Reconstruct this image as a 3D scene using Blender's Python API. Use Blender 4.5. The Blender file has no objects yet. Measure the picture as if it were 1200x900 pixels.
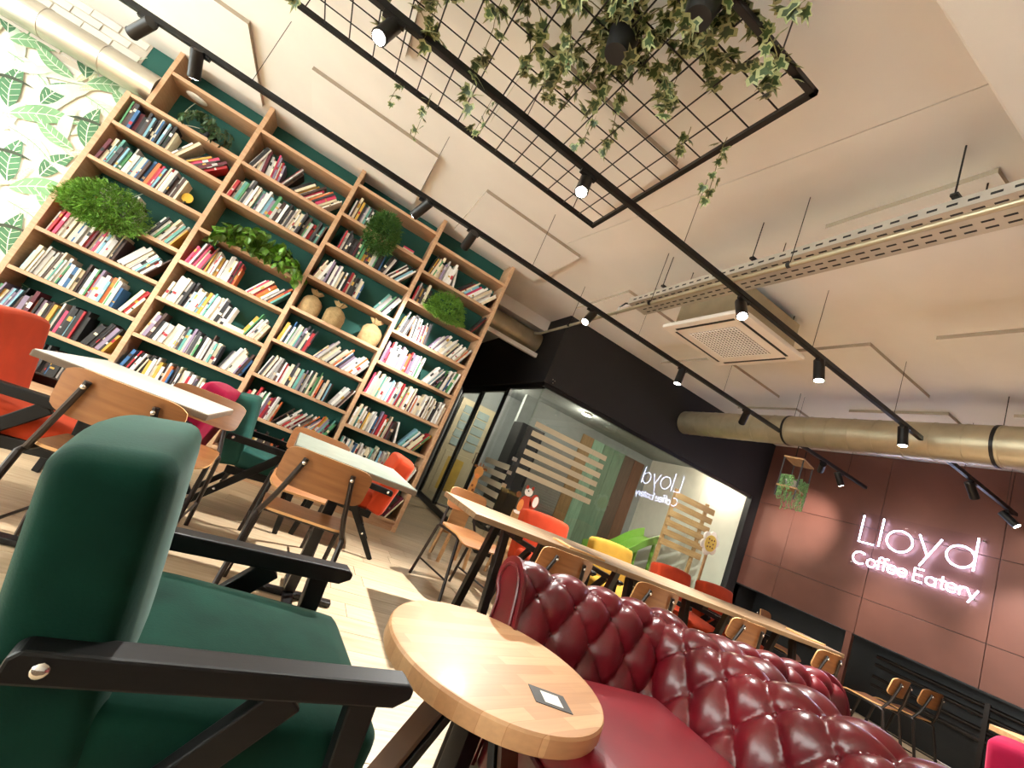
import bpy, bmesh, math, random
from mathutils import Matrix, Vector
R = random.Random(7)
PI = math.pi
# ------------------------------------------------------------------ camera, world, exposure
CAMH = 0.9706
RM = ((0.823638674717888, -0.4133277566195632, 0.38830335965170343),
      (0.43524635083290847, 0.021759750670466524, -0.9000484027747596),
      (0.36356560287738693, 0.9103222939479172, 0.19782156997103217))
FPX = 512.996
sc = bpy.context.scene
col = bpy.data.collections.new('cafe'); sc.collection.children.link(col)
cd = bpy.data.cameras.new('camera'); cam = bpy.data.objects.new('camera', cd); col.objects.link(cam)
cd.sensor_fit = 'HORIZONTAL'; cd.sensor_width = 36; cd.lens = FPX / 1200 * 36; cd.clip_start = .02
r_, d_, f_ = RM
cam.matrix_world = Matrix(((r_[0], -d_[0], -f_[0], 0), (r_[1], -d_[1], -f_[1], 0), (r_[2], -d_[2], -f_[2], CAMH), (0, 0, 0, 1)))
sc.camera = cam
wd = bpy.data.worlds.new('world'); sc.world = wd; wd.use_nodes = True
WB = wd.node_tree.nodes['Background']
WB.inputs[0].default_value = (1.0, .99, .97, 1); WB.inputs[1].default_value = 5.2
sc.view_settings.view_transform = 'Standard'; sc.view_settings.look = 'None'
sc.view_settings.exposure = 1.1; sc.view_settings.gamma = 1.0; sc.view_settings.use_curve_mapping = False
sc.cycles.use_denoising = True
sc.cycles.max_bounces = 8; sc.cycles.diffuse_bounces = 4; sc.cycles.transparent_max_bounces = 16
sc.cycles.sample_clamp_indirect = 4.0; sc.cycles.caustics_reflective = False; sc.cycles.caustics_refractive = False
SPOT_W = 100.0          # power of one track spotlight
WARM = (1.0, .98, .93)

# ------------------------------------------------------------------ materials
def lin(h):
    if isinstance(h, str):
        h = h.lstrip('#'); c = [int(h[i:i+2], 16)/255 for i in (0, 2, 4)]
        return tuple(x/12.92 if x <= .04045 else ((x+.055)/1.055)**2.4 for x in c)
    return h
MATS = {}
def mat(name, c, rough=.5, metal=0., var=.12, scale=8., bump=0., bscale=60., sheen=0., coat=0., stretch=None, c2=None, orand=0., spec=.5, emit=None, estr=0., alpha=None):
    if name in MATS: return MATS[name]
    m = bpy.data.materials.new(name); m.use_nodes = True; MATS[name] = m
    N = m.node_tree.nodes; L = m.node_tree.links; B = N['Principled BSDF']
    c = lin(c); tc = N.new('ShaderNodeTexCoord'); src = tc.outputs['Object']
    if stretch:
        mp = N.new('ShaderNodeMapping'); mp.inputs['Scale'].default_value = stretch; L.new(src, mp.inputs[0]); src = mp.outputs[0]
    nz = N.new('ShaderNodeTexNoise'); nz.inputs['Scale'].default_value = scale; nz.inputs['Detail'].default_value = 5
    L.new(src, nz.inputs['Vector'])
    rp = N.new('ShaderNodeValToRGB'); L.new(nz.outputs['Fac'], rp.inputs[0])
    rp.color_ramp.elements[0].position = .3; rp.color_ramp.elements[1].position = .72
    a = lin(c2) if c2 else tuple(x*(1-var) for x in c); b = c if c2 else tuple(min(1, x*(1+var)) for x in c)
    rp.color_ramp.elements[0].color = (*a, 1); rp.color_ramp.elements[1].color = (*b, 1)
    out = rp.outputs[0]
    if orand:
        oi = N.new('ShaderNodeObjectInfo'); hs = N.new('ShaderNodeHueSaturation')
        mr = N.new('ShaderNodeMapRange'); mr.inputs[3].default_value = 1-orand; mr.inputs[4].default_value = 1+orand
        L.new(oi.outputs['Random'], mr.inputs[0]); L.new(mr.outputs[0], hs.inputs['Value']); L.new(out, hs.inputs['Color']); out = hs.outputs[0]
    L.new(out, B.inputs['Base Color'])
    B.inputs['Roughness'].default_value = rough; B.inputs['Metallic'].default_value = metal
    B.inputs['Specular IOR Level'].default_value = spec
    if sheen:
        B.inputs['Sheen Weight'].default_value = sheen; B.inputs['Sheen Roughness'].default_value = .4
        B.inputs['Sheen Tint'].default_value = (*[min(1, x*3+.22) for x in c], 1)
    if coat: B.inputs['Coat Weight'].default_value = coat; B.inputs['Coat Roughness'].default_value = .12
    if bump:
        n2 = N.new('ShaderNodeTexNoise'); n2.inputs['Scale'].default_value = bscale; n2.inputs['Detail'].default_value = 4
        L.new(src, n2.inputs['Vector']); bp = N.new('ShaderNodeBump'); bp.inputs['Strength'].default_value = bump; bp.inputs['Distance'].default_value = .01
        L.new(n2.outputs['Fac'], bp.inputs['Height']); L.new(bp.outputs[0], B.inputs['Normal'])
    if emit is not None:
        B.inputs['Emission Color'].default_value = (*lin(emit), 1); B.inputs['Emission Strength'].default_value = estr
    return m
def glass(name, tint=(.93, .97, .95), ior=1.55, rough=0.0, frost=0.):
    m = bpy.data.materials.new(name); m.use_nodes = True; MATS[name] = m
    N = m.node_tree.nodes; L = m.node_tree.links
    for n in list(N): N.remove(n)
    o = N.new('ShaderNodeOutputMaterial'); tr = N.new('ShaderNodeBsdfTransparent'); tr.inputs[0].default_value = (*tint, 1)
    gl = N.new('ShaderNodeBsdfGlossy'); gl.inputs['Roughness'].default_value = rough
    fr = N.new('ShaderNodeFresnel'); fr.inputs[0].default_value = ior; mx = N.new('ShaderNodeMixShader')
    ge = N.new('ShaderNodeNewGeometry'); sb = N.new('ShaderNodeMath'); sb.operation = 'SUBTRACT'; sb.inputs[0].default_value = 1; L.new(ge.outputs['Backfacing'], sb.inputs[1])
    ml = N.new('ShaderNodeMath'); ml.operation = 'MULTIPLY'; L.new(fr.outputs[0], ml.inputs[0]); L.new(sb.outputs[0], ml.inputs[1])
    L.new(ml.outputs[0], mx.inputs[0]); L.new(tr.outputs[0], mx.inputs[1]); L.new(gl.outputs[0], mx.inputs[2])
    L.new(mx.outputs[0], o.inputs[0]); return m
def blocks(name, c1, c2, sx, sy, rough=.4, coat=.3):
    """butcher block: glued staves with different tones, brick layout along local x"""
    m = bpy.data.materials.new(name); m.use_nodes = True; MATS[name] = m
    N = m.node_tree.nodes; L = m.node_tree.links; B = N['Principled BSDF']
    tc = N.new('ShaderNodeTexCoord'); mp = N.new('ShaderNodeMapping'); L.new(tc.outputs['Object'], mp.inputs[0])
    br = N.new('ShaderNodeTexBrick'); L.new(mp.outputs[0], br.inputs[0])
    br.inputs['Color1'].default_value = (*lin(c1), 1); br.inputs['Color2'].default_value = (*lin(c2), 1); br.inputs['Mortar'].default_value = (*lin(c2), 1)
    br.inputs['Scale'].default_value = 1; br.inputs['Mortar Size'].default_value = .0006; br.inputs['Brick Width'].default_value = sx; br.inputs['Row Height'].default_value = sy
    br.offset = .37; br.inputs['Bias'].default_value = -.1
    mp2 = N.new('ShaderNodeMapping'); mp2.inputs['Scale'].default_value = (3, 45, 45); L.new(tc.outputs['Object'], mp2.inputs[0])
    nz = N.new('ShaderNodeTexNoise'); nz.inputs['Scale'].default_value = 2; nz.inputs['Detail'].default_value = 6; L.new(mp2.outputs[0], nz.inputs['Vector'])
    mr = N.new('ShaderNodeMapRange'); mr.inputs[3].default_value = .82; mr.inputs[4].default_value = 1.15; L.new(nz.outputs['Fac'], mr.inputs[0])
    hs = N.new('ShaderNodeHueSaturation'); L.new(mr.outputs[0], hs.inputs['Value']); L.new(br.outputs[0], hs.inputs['Color']); L.new(hs.outputs[0], B.inputs['Base Color'])
    B.inputs['Roughness'].default_value = rough; B.inputs['Coat Weight'].default_value = coat; B.inputs['Coat Roughness'].default_value = .2
    return m

M_CEIL = mat('plaster_cream', '#f3efe9', .9, var=.03, scale=2, bump=.03, bscale=30)
M_CPAN = mat('acoustic_panel_white', '#f4f0ea', .95, var=.02, scale=3)
M_CEDGE_SHADE = mat('acoustic_panel_edge_shade', '#a99b88', .95, var=.05, scale=20)  # edge shadow of the ceiling panels put into the side-face colour
M_GREEN = mat('wall_green', '#1f5a50', .75, var=.06, scale=3, bump=.03)
M_BRICK = mat('brick_white', '#e6ded2', .8, var=.06, scale=6, bump=.2, bscale=40, orand=.06)
M_MORT = mat('mortar', '#cfc4b4', .95, var=.05)
M_BLACK = mat('wall_black', '#1a1718', .7, var=.12, scale=2)
M_COPPER = mat('copper_panel', '#70463a', .42, metal=.25, var=.16, scale=1.6, bump=.03, bscale=6)
M_DARK = mat('dark_recess', '#15161a', .5, var=.3, scale=4)
M_OAK = mat('oak_board', '#cba582', .5, var=.0, c2='#ba906c', scale=3, stretch=(3, 3, 22), orand=.05, bump=.04, bscale=14)
M_OAKH = mat('oak_shelf', '#cba582', .5, c2='#ba906c', scale=3, stretch=(2, 22, 22), orand=.06, bump=.04, bscale=14)
M_PLANK = mat('floor_oak', '#c2ad90', .42, c2='#a99172', scale=2.2, stretch=(1.2, 16, 16), orand=.13, bump=.08, bscale=7)
M_SUB = mat('subfloor', '#4a3826', .9)
M_STEEL = mat('galvanised', '#b9b2a6', .28, metal=.9, var=.12, scale=3, stretch=(1, 6, 6))
M_STEELM = mat('galvanised_matt', '#b3a88f', .42, metal=.75, var=.12, scale=5)
M_TRAY = mat('tray_zinc', '#c4beb4', .45, metal=.6, var=.08)
M_METB = mat('black_metal', '#151313', .38, metal=.3, var=.15)
M_FRAME = mat('dark_brown_tube', '#2b2320', .35, metal=.4, var=.15)
M_CHROME = mat('chrome', '#d8d4cc', .15, metal=1., var=.03)
M_BWOOD = mat('black_stained_wood', '#0b0a0a', .45, var=.35, scale=6, stretch=(2, 22, 22), bump=.03, spec=.3)
M_PLY = mat('beech_ply', '#9c683d', .38, c2='#875630', scale=2, stretch=(2, 14, 30), orand=.07, coat=.25)
M_PLYE = mat('ply_edge', '#d2a26b', .6, var=.1)
M_VGREEN = mat('velvet_green', '#0b2d23', .85, var=.3, scale=9, spec=.08, sheen=.5, bump=.05, bscale=200)
M_VGREEN2 = mat('velvet_sea_green', '#2c5a52', .8, spec=.15, var=.15, scale=9, sheen=.2)
M_VORANGE = mat('velvet_orange', '#b03a1c', .8, spec=.15, var=.12, scale=9, sheen=.4)
M_VPINK = mat('velvet_magenta', '#98123a', .8, spec=.15, var=.12, scale=9, sheen=.4)
M_VYEL = mat('velvet_mustard', '#a17a2a', .8, spec=.15, var=.12, scale=9, sheen=.3)
M_LEATH = mat('oxblood_leather', '#6c0f1b', .3, c2='#4a0a12', scale=5, bump=.06, bscale=160, coat=.2)
M_LEATH2 = mat('oxblood_cushion', '#861522', .4, c2='#6f101b', scale=4, bump=.05, bscale=160)
M_WHITETOP = mat('white_laminate', '#d3d1c8', .35, var=.05, scale=10)
M_GREYTOP = mat('grey_laminate', '#8d968a', .3, var=.15, scale=14)
M_TEDGE = mat('table_edge', '#6d5a48', .5, var=.2)
M_LTAB = mat('table_plank', '#8f7456', .4, c2='#735a40', scale=2, stretch=(1.5, 18, 18), orand=.1)
M_ROUND = blocks('butcher_block', '#c99d72', '#b07f55', .28, .043, .5, .08)
M_LEAF = mat('leaf_ivy', '#34491f', .5, var=.3, scale=20, orand=.35)
M_LEAFE = mat('leaf_margin', '#989c6c', .5, var=.15, scale=20, orand=.15)
M_POTHOS = mat('leaf_pothos', '#5f8a2c', .35, var=.3, scale=14, orand=.45)
M_FERN = mat('fern', '#73a03c', .6, var=.35, scale=12)
M_FERND = mat('fern_dark', '#4c7430', .6, var=.35, scale=12)
M_SMALL = mat('leaf_small_dark', '#33502c', .5, var=.3, scale=14, orand=.3)
M_STEM = mat('stem', '#6b6236', .7, var=.2)
M_POT = mat('pot_black', '#141414', .5, var=.2)
M_POTW = mat('pot_white', '#e8e2d8', .4, var=.05)
M_SACK = mat('burlap', '#b09468', .95, var=.18, scale=30, bump=.5, bscale=140)
M_GOLD = mat('brass', '#b08a34', .3, metal=.9)
M_WHITE = mat('white_plastic', '#ece5dc', .4, var=.02)
M_GRILL = mat('grille_grey', '#7d736a', .6, var=.1)
M_GLASS = glass('pane_glass', (.94, .97, .95), 1.75)
M_FROST = mat('frosted_film', '#cdbfa4', .7, var=.06, scale=5)
M_NEON = mat('neon_white', '#ffffff', .4, var=0, emit='#cdd8ff', estr=13.0)
M_ACRYL = glass('acrylic_sheet', (.96, .96, .98), 1.08)
M_LENS = mat('lamp_lens', '#ffffff', .3, var=0, emit='#fff0dc', estr=60.0)
M_PINE = mat('pine_slat', '#c39a6a', .55, c2='#a97f52', scale=2, stretch=(2, 20, 20), orand=.1)
M_SLIDE = mat('slide_green', '#7fae45', .35, var=.06)
M_GREYIN = mat('playroom_grey', '#8d9392', .7, var=.06)
M_CREAMIN = mat('playroom_cream', '#d9d3c6', .7, var=.04)
M_DOORP = mat('panel_door', '#c7b998', .5, var=.05)
M_SHUT = mat('roller_shutter', '#8d8b86', .5, metal=.3, var=.06)

# ------------------------------------------------------------------ mesh builder
class MB:
    def __init__(s): s.v = []; s.f = []; s.m = []; s.cur = 0
    def add(s, vs, fs):
        b = len(s.v); s.v += [tuple(p) for p in vs]
        for f in fs: s.f.append(tuple(b+i for i in f)); s.m.append(s.cur)
        return s
    def box(s, c, d, rot=None):
        c = Vector(c); h = Vector(d)/2
        vs = [Vector((x*h.x, y*h.y, z*h.z)) for x in (-1, 1) for y in (-1, 1) for z in (-1, 1)]
        if rot is not None: vs = [rot @ v for v in vs]
        return s.add([v+c for v in vs], [(0, 1, 3, 2), (4, 6, 7, 5), (0, 4, 5, 1), (2, 3, 7, 6), (0, 2, 6, 4), (1, 5, 7, 3)])
    def bx(s, x0, x1, y0, y1, z0, z1): return s.box(((x0+x1)/2, (y0+y1)/2, (z0+z1)/2), (x1-x0, y1-y0, z1-z0))
    def beam(s, a, b, w, h, up=(0, 0, 1), w2=None, h2=None):
        a = Vector(a); b = Vector(b); t = (b-a).normalized(); u = Vector(up); sd = t.cross(u)
        if sd.length < 1e-4: sd = t.cross(Vector((1, 0, 0)))
        sd.normalize(); u = sd.cross(t); w2 = w2 or w; h2 = h2 or h
        vs = [p + sd*i*ww/2 + u*j*hh/2 for p, ww, hh in ((a, w, h), (b, w2, h2)) for i, j in ((-1, -1), (1, -1), (1, 1), (-1, 1))]
        return s.add(vs, [(3, 2, 1, 0), (4, 5, 6, 7), (0, 1, 5, 4), (1, 2, 6, 5), (2, 3, 7, 6), (3, 0, 4, 7)])
    def cyl(s, a, b, r, r2=None, n=12, cap=True):
        a = Vector(a); b = Vector(b); r2 = r if r2 is None else r2; t = (b-a).normalized()
        u = t.orthogonal().normalized(); w = t.cross(u)
        vs = [p + (u*math.cos(2*PI*i/n) + w*math.sin(2*PI*i/n))*rr for p, rr in ((a, r), (b, r2)) for i in range(n)]
        fs = [(i, (i+1) % n, n+(i+1) % n, n+i) for i in range(n)]
        if cap: fs += [tuple(range(n-1, -1, -1)), tuple(range(n, 2*n))]
        return s.add(vs, fs)
    def tube(s, pts, r, n=8, closed=False):
        P = [Vector(p) for p in pts]; k = len(P); vs = []; u = None
        for i, p in enumerate(P):
            a = P[(i-1) % k] if (closed or i > 0) else p; b = P[(i+1) % k] if (closed or i < k-1) else p
            t = (b-a).normalized()
            u = t.orthogonal().normalized() if u is None else (u - t*u.dot(t)).normalized()
            w = t.cross(u); rr = r[i] if isinstance(r, (list, tuple)) else r
            vs += [p + (u*math.cos(2*PI*j/n) + w*math.sin(2*PI*j/n))*rr for j in range(n)]
        fs = []
        for i in range(k if closed else k-1):
            q = (i+1) % k
            fs += [(i*n+j, i*n+(j+1) % n, q*n+(j+1) % n, q*n+j) for j in range(n)]
        if not closed: fs += [tuple(range(n-1, -1, -1)), tuple(range((k-1)*n, k*n))]
        return s.add(vs, fs)
    def lathe(s, prof, c=(0, 0, 0), n=20):
        c = Vector(c); k = len(prof)
        vs = [c + Vector((r*math.cos(2*PI*j/n), r*math.sin(2*PI*j/n), z)) for r, z in prof for j in range(n)]
        fs = [(i*n+j, i*n+(j+1) % n, (i+1)*n+(j+1) % n, (i+1)*n+j) for i in range(k-1) for j in range(n)]
        fs += [tuple(range(n-1, -1, -1)), tuple(range((k-1)*n, k*n))]
        return s.add(vs, fs)
    def prism(s, poly, org, ex, ey, depth):
        o = Vector(org); ex = Vector(ex); ey = Vector(ey); ez = ex.cross(ey).normalized()*depth; n = len(poly)
        vs = [o+ex*x+ey*y for x, y in poly] + [o+ex*x+ey*y+ez for x, y in poly]
        return s.add(vs, [tuple(range(n-1, -1, -1)), tuple(range(n, 2*n))] + [(i, (i+1) % n, n+(i+1) % n, n+i) for i in range(n)])
    def ball(s, c, r, n=10, m=6, sc3=(1, 1, 1)):
        c = Vector(c); vs = []; fs = []
        for i in range(m+1):
            th = PI*i/m
            vs += [c + Vector((r*sc3[0]*math.sin(th)*math.cos(2*PI*j/n), r*sc3[1]*math.sin(th)*math.sin(2*PI*j/n), r*sc3[2]*math.cos(th))) for j in range(n)]
        fs = [(i*n+j, (i+1)*n+j, (i+1)*n+(j+1) % n, i*n+(j+1) % n) for i in range(m) for j in range(n)]
        return s.add(vs, fs)
    def cushion(s, c, d, r, bulge=0., n=9, rot=None, taper=None):
        c = Vector(c); h = Vector(d)/2; idx = {}; vs = []; fs = []
        def pt(p):
            key = tuple(round(x, 5) for x in p)
            if key in idx: return idx[key]
            q = Vector((p[0]*h.x, p[1]*h.y, p[2]*h.z))
            k = Vector([max(-(h[i]-r), min(h[i]-r, q[i])) for i in range(3)]); dd = q-k
            if dd.length > 1e-9: q = k + dd.normalized()*r
            w = (1-p[0]**2)*(1-p[1]**2); q.z += bulge*w*(1 if p[2] > 0 else -1)*abs(p[2])
            if taper: q = taper(q, p)
            if rot is not None: q = rot @ q
            idx[key] = len(vs); vs.append(q+c); return idx[key]
        def g(i):
            t = -1+2*i/n; return math.copysign(abs(t)**.6, t)
        for ax in range(3):
            for sg in (-1, 1):
                for i in range(n):
                    for j in range(n):
                        qs = []
                        for a, b in ((i, j), (i+1, j), (i+1, j+1), (i, j+1)):
                            p = [0, 0, 0]; p[ax] = sg; p[(ax+1) % 3] = g(a); p[(ax+2) % 3] = g(b); qs.append(pt(p))
                        fs.append(tuple(qs) if sg > 0 else tuple(reversed(qs)))
        return s.add(vs, fs)
    def mesh(s, name, mats, smooth=False):
        me = bpy.data.meshes.new(name); me.from_pydata(s.v, [], s.f)
        for m in (mats if isinstance(mats, (list, tuple)) else [mats]): me.materials.append(m)
        if isinstance(mats, (list, tuple)): me.polygons.foreach_set('material_index', s.m)
        if smooth:
            me.polygons.foreach_set('use_smooth', [True]*len(me.polygons))
            me.set_sharp_from_angle(angle=smooth if isinstance(smooth, float) else .7)
        me.update(); return me
    def build(s, name, mats, parent=None, smooth=False, bevel=0., seg=2):
        o = bpy.data.objects.new(name, s.mesh(name, mats, smooth)); col.objects.link(o); o.parent = parent
        if bevel:
            b = o.modifiers.new('bevel', 'BEVEL'); b.width = bevel; b.segments = seg; b.limit_method = 'ANGLE'; b.angle_limit = .6
        return o
def tag(o, label, cat, group=None):
    o['label'] = label; o['category'] = cat
    if group: o['group'] = group
    return o
def thing(name, label, cat, loc=(0, 0, 0), rz=0., group=None):
    o = bpy.data.objects.new(name, None); o.empty_display_size = .05; col.objects.link(o)
    o.location = loc; o.rotation_euler = (0, 0, rz); return tag(o, label, cat, group)
def struct(o): o['kind'] = 'structure'; return o
def stuff(o): o['kind'] = 'stuff'; return o
def put(name, me, parent, loc=(0, 0, 0), rot=None, scale=None):
    o = bpy.data.objects.new(name, me); col.objects.link(o); o.parent = parent; o.location = loc
    if rot is not None: o.rotation_euler = rot
    if scale is not None: o.scale = (scale,)*3 if isinstance(scale, (int, float)) else scale
    return o
def dup(root, loc, rz, label, group=None, remat=None):
    def cp(o, par):
        c = o.copy(); col.objects.link(c); c.parent = par
        if remat and o.data is not None and o.type == 'MESH' and o.data.materials and o.data.materials[0].name in remat:
            c.data = o.data.copy(); c.data.materials[0] = remat[o.data.materials[0].name]
        for ch in KIDS.get(o.name, ()): cp(ch, c)
        return c
    r = cp(root, None); r.location = loc; r.rotation_euler = (0, 0, rz); r['label'] = label
    if group: r['group'] = group
    return r
KIDS = {}
def seal(root):
    def rec(o):
        KIDS[o.name] = [c for c in col.objects if c.parent == o]
        for c in KIDS[o.name]: rec(c)
    rec(root); return root
def rotX(a): return Matrix.Rotation(a, 3, 'X')
def rotY(a): return Matrix.Rotation(a, 3, 'Y')
def rotZ(a): return Matrix.Rotation(a, 3, 'Z')

# ------------------------------------------------------------------ floor
H = 3.295; WY = 5.0
fl = struct(MB().bx(-5, 8, -3, 9, -.06, -.012).build('floor', M_SUB))
PW = .165; pn = {}
row = 0; y = 0.3
while y < 8.2:
    x = -4.6 + R.uniform(-1.6, 0)
    while x < 7.2:
        L = R.choice((1.5, 1.9, 2.2))
        # planks the camera can see: behind the bookcase there is nothing to see
        if not (y > WY and x+L < 1.3) and not (y > 6.2 and x > 3.5) and x+L > -4.2:
            if L not in pn: pn[L] = MB().bx(.0015, L-.0015, .0012, PW-.0012, -.012, 0).mesh('plank', M_PLANK)
            put('plank', pn[L], fl, (x, y, R.uniform(-.0006, 0)))
        x += L
    y += PW; row += 1

# ------------------------------------------------------------------ ceiling
ce = struct(MB().bx(-5, 8, -3, 9, H+.012, H+.1).build('ceiling', M_CEIL))
def slab(poly, z0, z1, name, m, par):
    b = MB(); b.prism([(p[0], p[1]) for p in poly], (0, 0, z0), (1, 0, 0), (0, 1, 0), z1-z0); return b.build(name, m, par)
slab([(-5, -3), (2.32, -3), (1.16, 5.63), (.7, 9), (-5, 9)], H, H+.012, 'ceiling_board', M_CEIL, ce)
slab([(2.327, -3), (8, -3), (8, 9), (.707, 9), (1.167, 5.63)], H, H+.012, 'ceiling_board', M_CEIL, ce)
CP = []
for x0 in (-2.72, -1.12, .5, 2.3, 3.85): CP.append((x0, x0+1.12, 3.72, 4.75))
for x0 in (-1.6, .2): CP.append((x0, x0+1.12, 2.15, 2.95))
CP += [(3.85, 4.95, 2.2, 3.1), (5.35, 6.45, 2.2, 3.1), (5.35, 6.45, 3.72, 4.6), (2.3, 3.4, .95, 1.75), (3.85, 4.95, .95, 1.75), (5.35, 6.45, .95, 1.75)]
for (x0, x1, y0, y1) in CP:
    b = MB().bx(x0, x1, y0, y1, H-.034, H-.001); b.m = [1, 1, 1, 1, 0, 0]; b.build('acoustic_panel', [M_CPAN, M_CEDGE_SHADE], ce)
struct(MB().bx(-5, 8, -3, .79, H-.14, H-.0005).build('trim_1', M_CEIL, bevel=.01))['label'] = 'lowered plaster soffit along the near side of the ceiling'

# ------------------------------------------------------------------ back wall with bricks and wallpaper
XE = 1.34
wb = struct(MB().bx(-5, XE, WY, WY+.12, 0, H).build('wall_back', M_GREEN))
MB().bx(-5, -2.62, WY-.006, WY, 2.72, H).build('mortar_panel', M_MORT, wb)
bm_ = MB().bx(-.105, .105, -.012, 0, -.032, .032).mesh('brick', M_BRICK)
z = 2.80; k = 0
while z < H:
    x = -4.3 + (.11 if k % 2 else 0)
    while x < -2.68:
        if not (x > -2.75 and k % 2): put('brick', bm_, wb, (x, WY-.006, z), (0, 0, 0), (1, R.uniform(.7, 1.3), 1))
        x += .222
    z += .075; k += 1
# wallpaper: cream paper printed with banana-leaf shapes
wpm = [mat('paper_cream', '#efe9da', .8, var=.03, scale=2), mat('print_leaf_dark', '#4a7653', .8, var=.2, scale=9), mat('print_leaf_mid', '#78a276', .8, var=.18, scale=9),
       mat('print_leaf_pale', '#c2d3ba', .8, var=.1, scale=9), mat('print_vein', '#d7e0c8', .8, var=.05), mat('print_line', '#3a4334', .8, var=.1), mat('print_olive', '#c6c69a', .8, var=.12, scale=12)]
w = MB(); PX0, PX1, PZ0, PZ1 = -4.6, -2.445, 0, 2.86; off = [WY-.003]
w.add([(PX0, off[0], PZ0), (PX1, off[0], PZ0), (PX1, off[0], PZ1), (PX0, off[0], PZ1)], [(0, 1, 2, 3)])
def leafp(cx, cz, ln, wd, ang, mi, veins):
    off[0] -= .00004; y = off[0]; ca, sa = math.cos(ang), math.sin(ang)
    def T(u, v): return (cx+u*ca-v*sa, cz+u*sa+v*ca)
    up = []; dn = []
    for i in range(9):
        t = i/8; u = t*ln; bend = .10*ln*math.sin(PI*t*.9); ww = wd*math.sin(PI*t**.8)**.9*.5
        up.append(T(u, bend+ww)); dn.append(T(u, bend-ww))
    pts = [up[0]]+up[1:8]+[up[8]]+list(reversed(dn[1:8]))
    if any(not (PX0 < p[0] < PX1-.002 and PZ0 < p[1] < PZ1) for p in pts):
        pts = [(min(max(p[0], PX0), PX1-.002), min(max(p[1], PZ0), PZ1)) for p in pts]
    w.cur = mi; w.add([(p[0], y, p[1]) for p in pts], [tuple(range(len(pts)))])
    if veins:
        off[0] -= .00003; y = off[0]; w.cur = 4 if mi != 3 else 2
        for i in range(8):
            t0, t1 = i/8, (i+1)/8
            a = T(t0*ln, .10*ln*math.sin(PI*t0*.9)); b = T(t1*ln, .10*ln*math.sin(PI*t1*.9)); n_ = (-(b[1]-a[1]), b[0]-a[0]); q = .0035/math.hypot(*n_)
            w.add([(a[0]-n_[0]*q, y, a[1]-n_[1]*q), (b[0]-n_[0]*q, y, b[1]-n_[1]*q), (b[0]+n_[0]*q, y, b[1]+n_[1]*q), (a[0]+n_[0]*q, y, a[1]+n_[1]*q)], [(0, 1, 2, 3)])
        for i in range(1, 8):
            t = i/8; m0 = (t*ln, .10*ln*math.sin(PI*t*.9)); ww = wd*math.sin(PI*min(1, t+.08)**.8)**.9*.42
            for sg in (-1, 1):
                a = T(*m0); b = T(m0[0]+.09*ln, m0[1]+sg*ww); n_ = (-(b[1]-a[1]), b[0]-a[0]); q = .0016/max(1e-6, math.hypot(*n_))
                if PX0 < b[0] < PX1-.01 and PZ0 < b[1] < PZ1:
                    w.add([(a[0]-n_[0]*q, y, a[1]-n_[1]*q), (b[0]-n_[0]*q, y, b[1]-n_[1]*q), (b[0]+n_[0]*q, y, b[1]+n_[1]*q), (a[0]+n_[0]*q, y, a[1]+n_[1]*q)], [(0, 1, 2, 3)])
lr = random.Random(3)
for px in range(5):
    for pz in range(6):
        bx0 = -4.75+px*.55+(.27 if pz % 2 else 0); bz0 = -.15+pz*.56
        for k in range(4): leafp(bx0+lr.uniform(-.25, .25), bz0+lr.uniform(-.2, .2), lr.uniform(.3, .42), lr.uniform(.08, .12), lr.uniform(0, 2*PI), 3, False)
        for k in range(3): leafp(bx0+lr.uniform(-.1, .1), bz0+lr.uniform(-.1, .1), lr.uniform(.14, .2), .05, lr.uniform(.3, 2.6), 6, True)
        leafp(bx0, bz0, .46, .15, .45, 2, True); leafp(bx0-.02, bz0+.04, .40, .14, 1.75, 1, True)
        leafp(bx0-.08, bz0-.02, .36, .11, 2.75, 2, True); leafp(bx0+.12, bz0+.2, .33, .13, 1.2, 1, True)
        leafp(bx0+.05, bz0-.1, .38, .10, -.35, 3, True); leafp(bx0-.25, bz0+.22, .3, .03, .2, 5, False)
w.cur = 0; w.build('wallpaper', wpm, wb)['label'] = 'cream wallpaper printed with green tropical leaves'

# ------------------------------------------------------------------ bookcase
FY = 4.70; XU = [-2.42, -1.51, -.57, .375, 1.31]; TU = .042; TS = .032
ZS = {0: [3.047, 2.674, 2.387, 2.029, 1.645, 1.312, .952, .591, .23], 1: [3.03, 2.66, 2.298, 1.915, 1.573, 1.203, .842, .48, .12],
      2: [3.095, 2.734, 2.379, 2.001, 1.65, 1.292, .928, .565, .2], 3: [3.001, 2.64, 2.286, 1.905, 1.54, 1.18, .823, .46, .094]}
bc = thing('bookcase', 'tall oak bookcase of four columns filling the green back wall', 'bookcase', (-.55, 4.85, 0))
def bpart(name, x0, x1, y0, y1, z0, z1, m): return MB().bx(x0+.55, x1+.55, y0-4.85, y1-4.85, z0, z1).build(name, m, bc, bevel=.0025)
bpart('upright', XU[0]-TU/2, XU[0]+TU/2, FY, WY-.002, 0, 2.69, M_OAK)
bpart('upright', -2.30, -2.262, FY, WY-.002, 2.69, H-.004, M_OAK)
for x in XU[1:]: bpart('upright', x-TU/2, x+TU/2, FY, WY-.002, 0, H-.004, M_OAK)
for c in range(4):
    for k, z in enumerate(ZS[c]):
        x0 = XU[c]+TU/2 if not (c == 0 and k == 0) else -2.262
        bpart('shelf', x0, XU[c+1]-TU/2, FY+.001, WY-.002, z-TS/2, z+TS/2, M_OAKH)
    bpart('plinth', XU[c]+TU/2, XU[c+1]-TU/2, FY+.03, FY+.05, 0, ZS[c][-1]-TS/2, M_OAKH)
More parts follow.
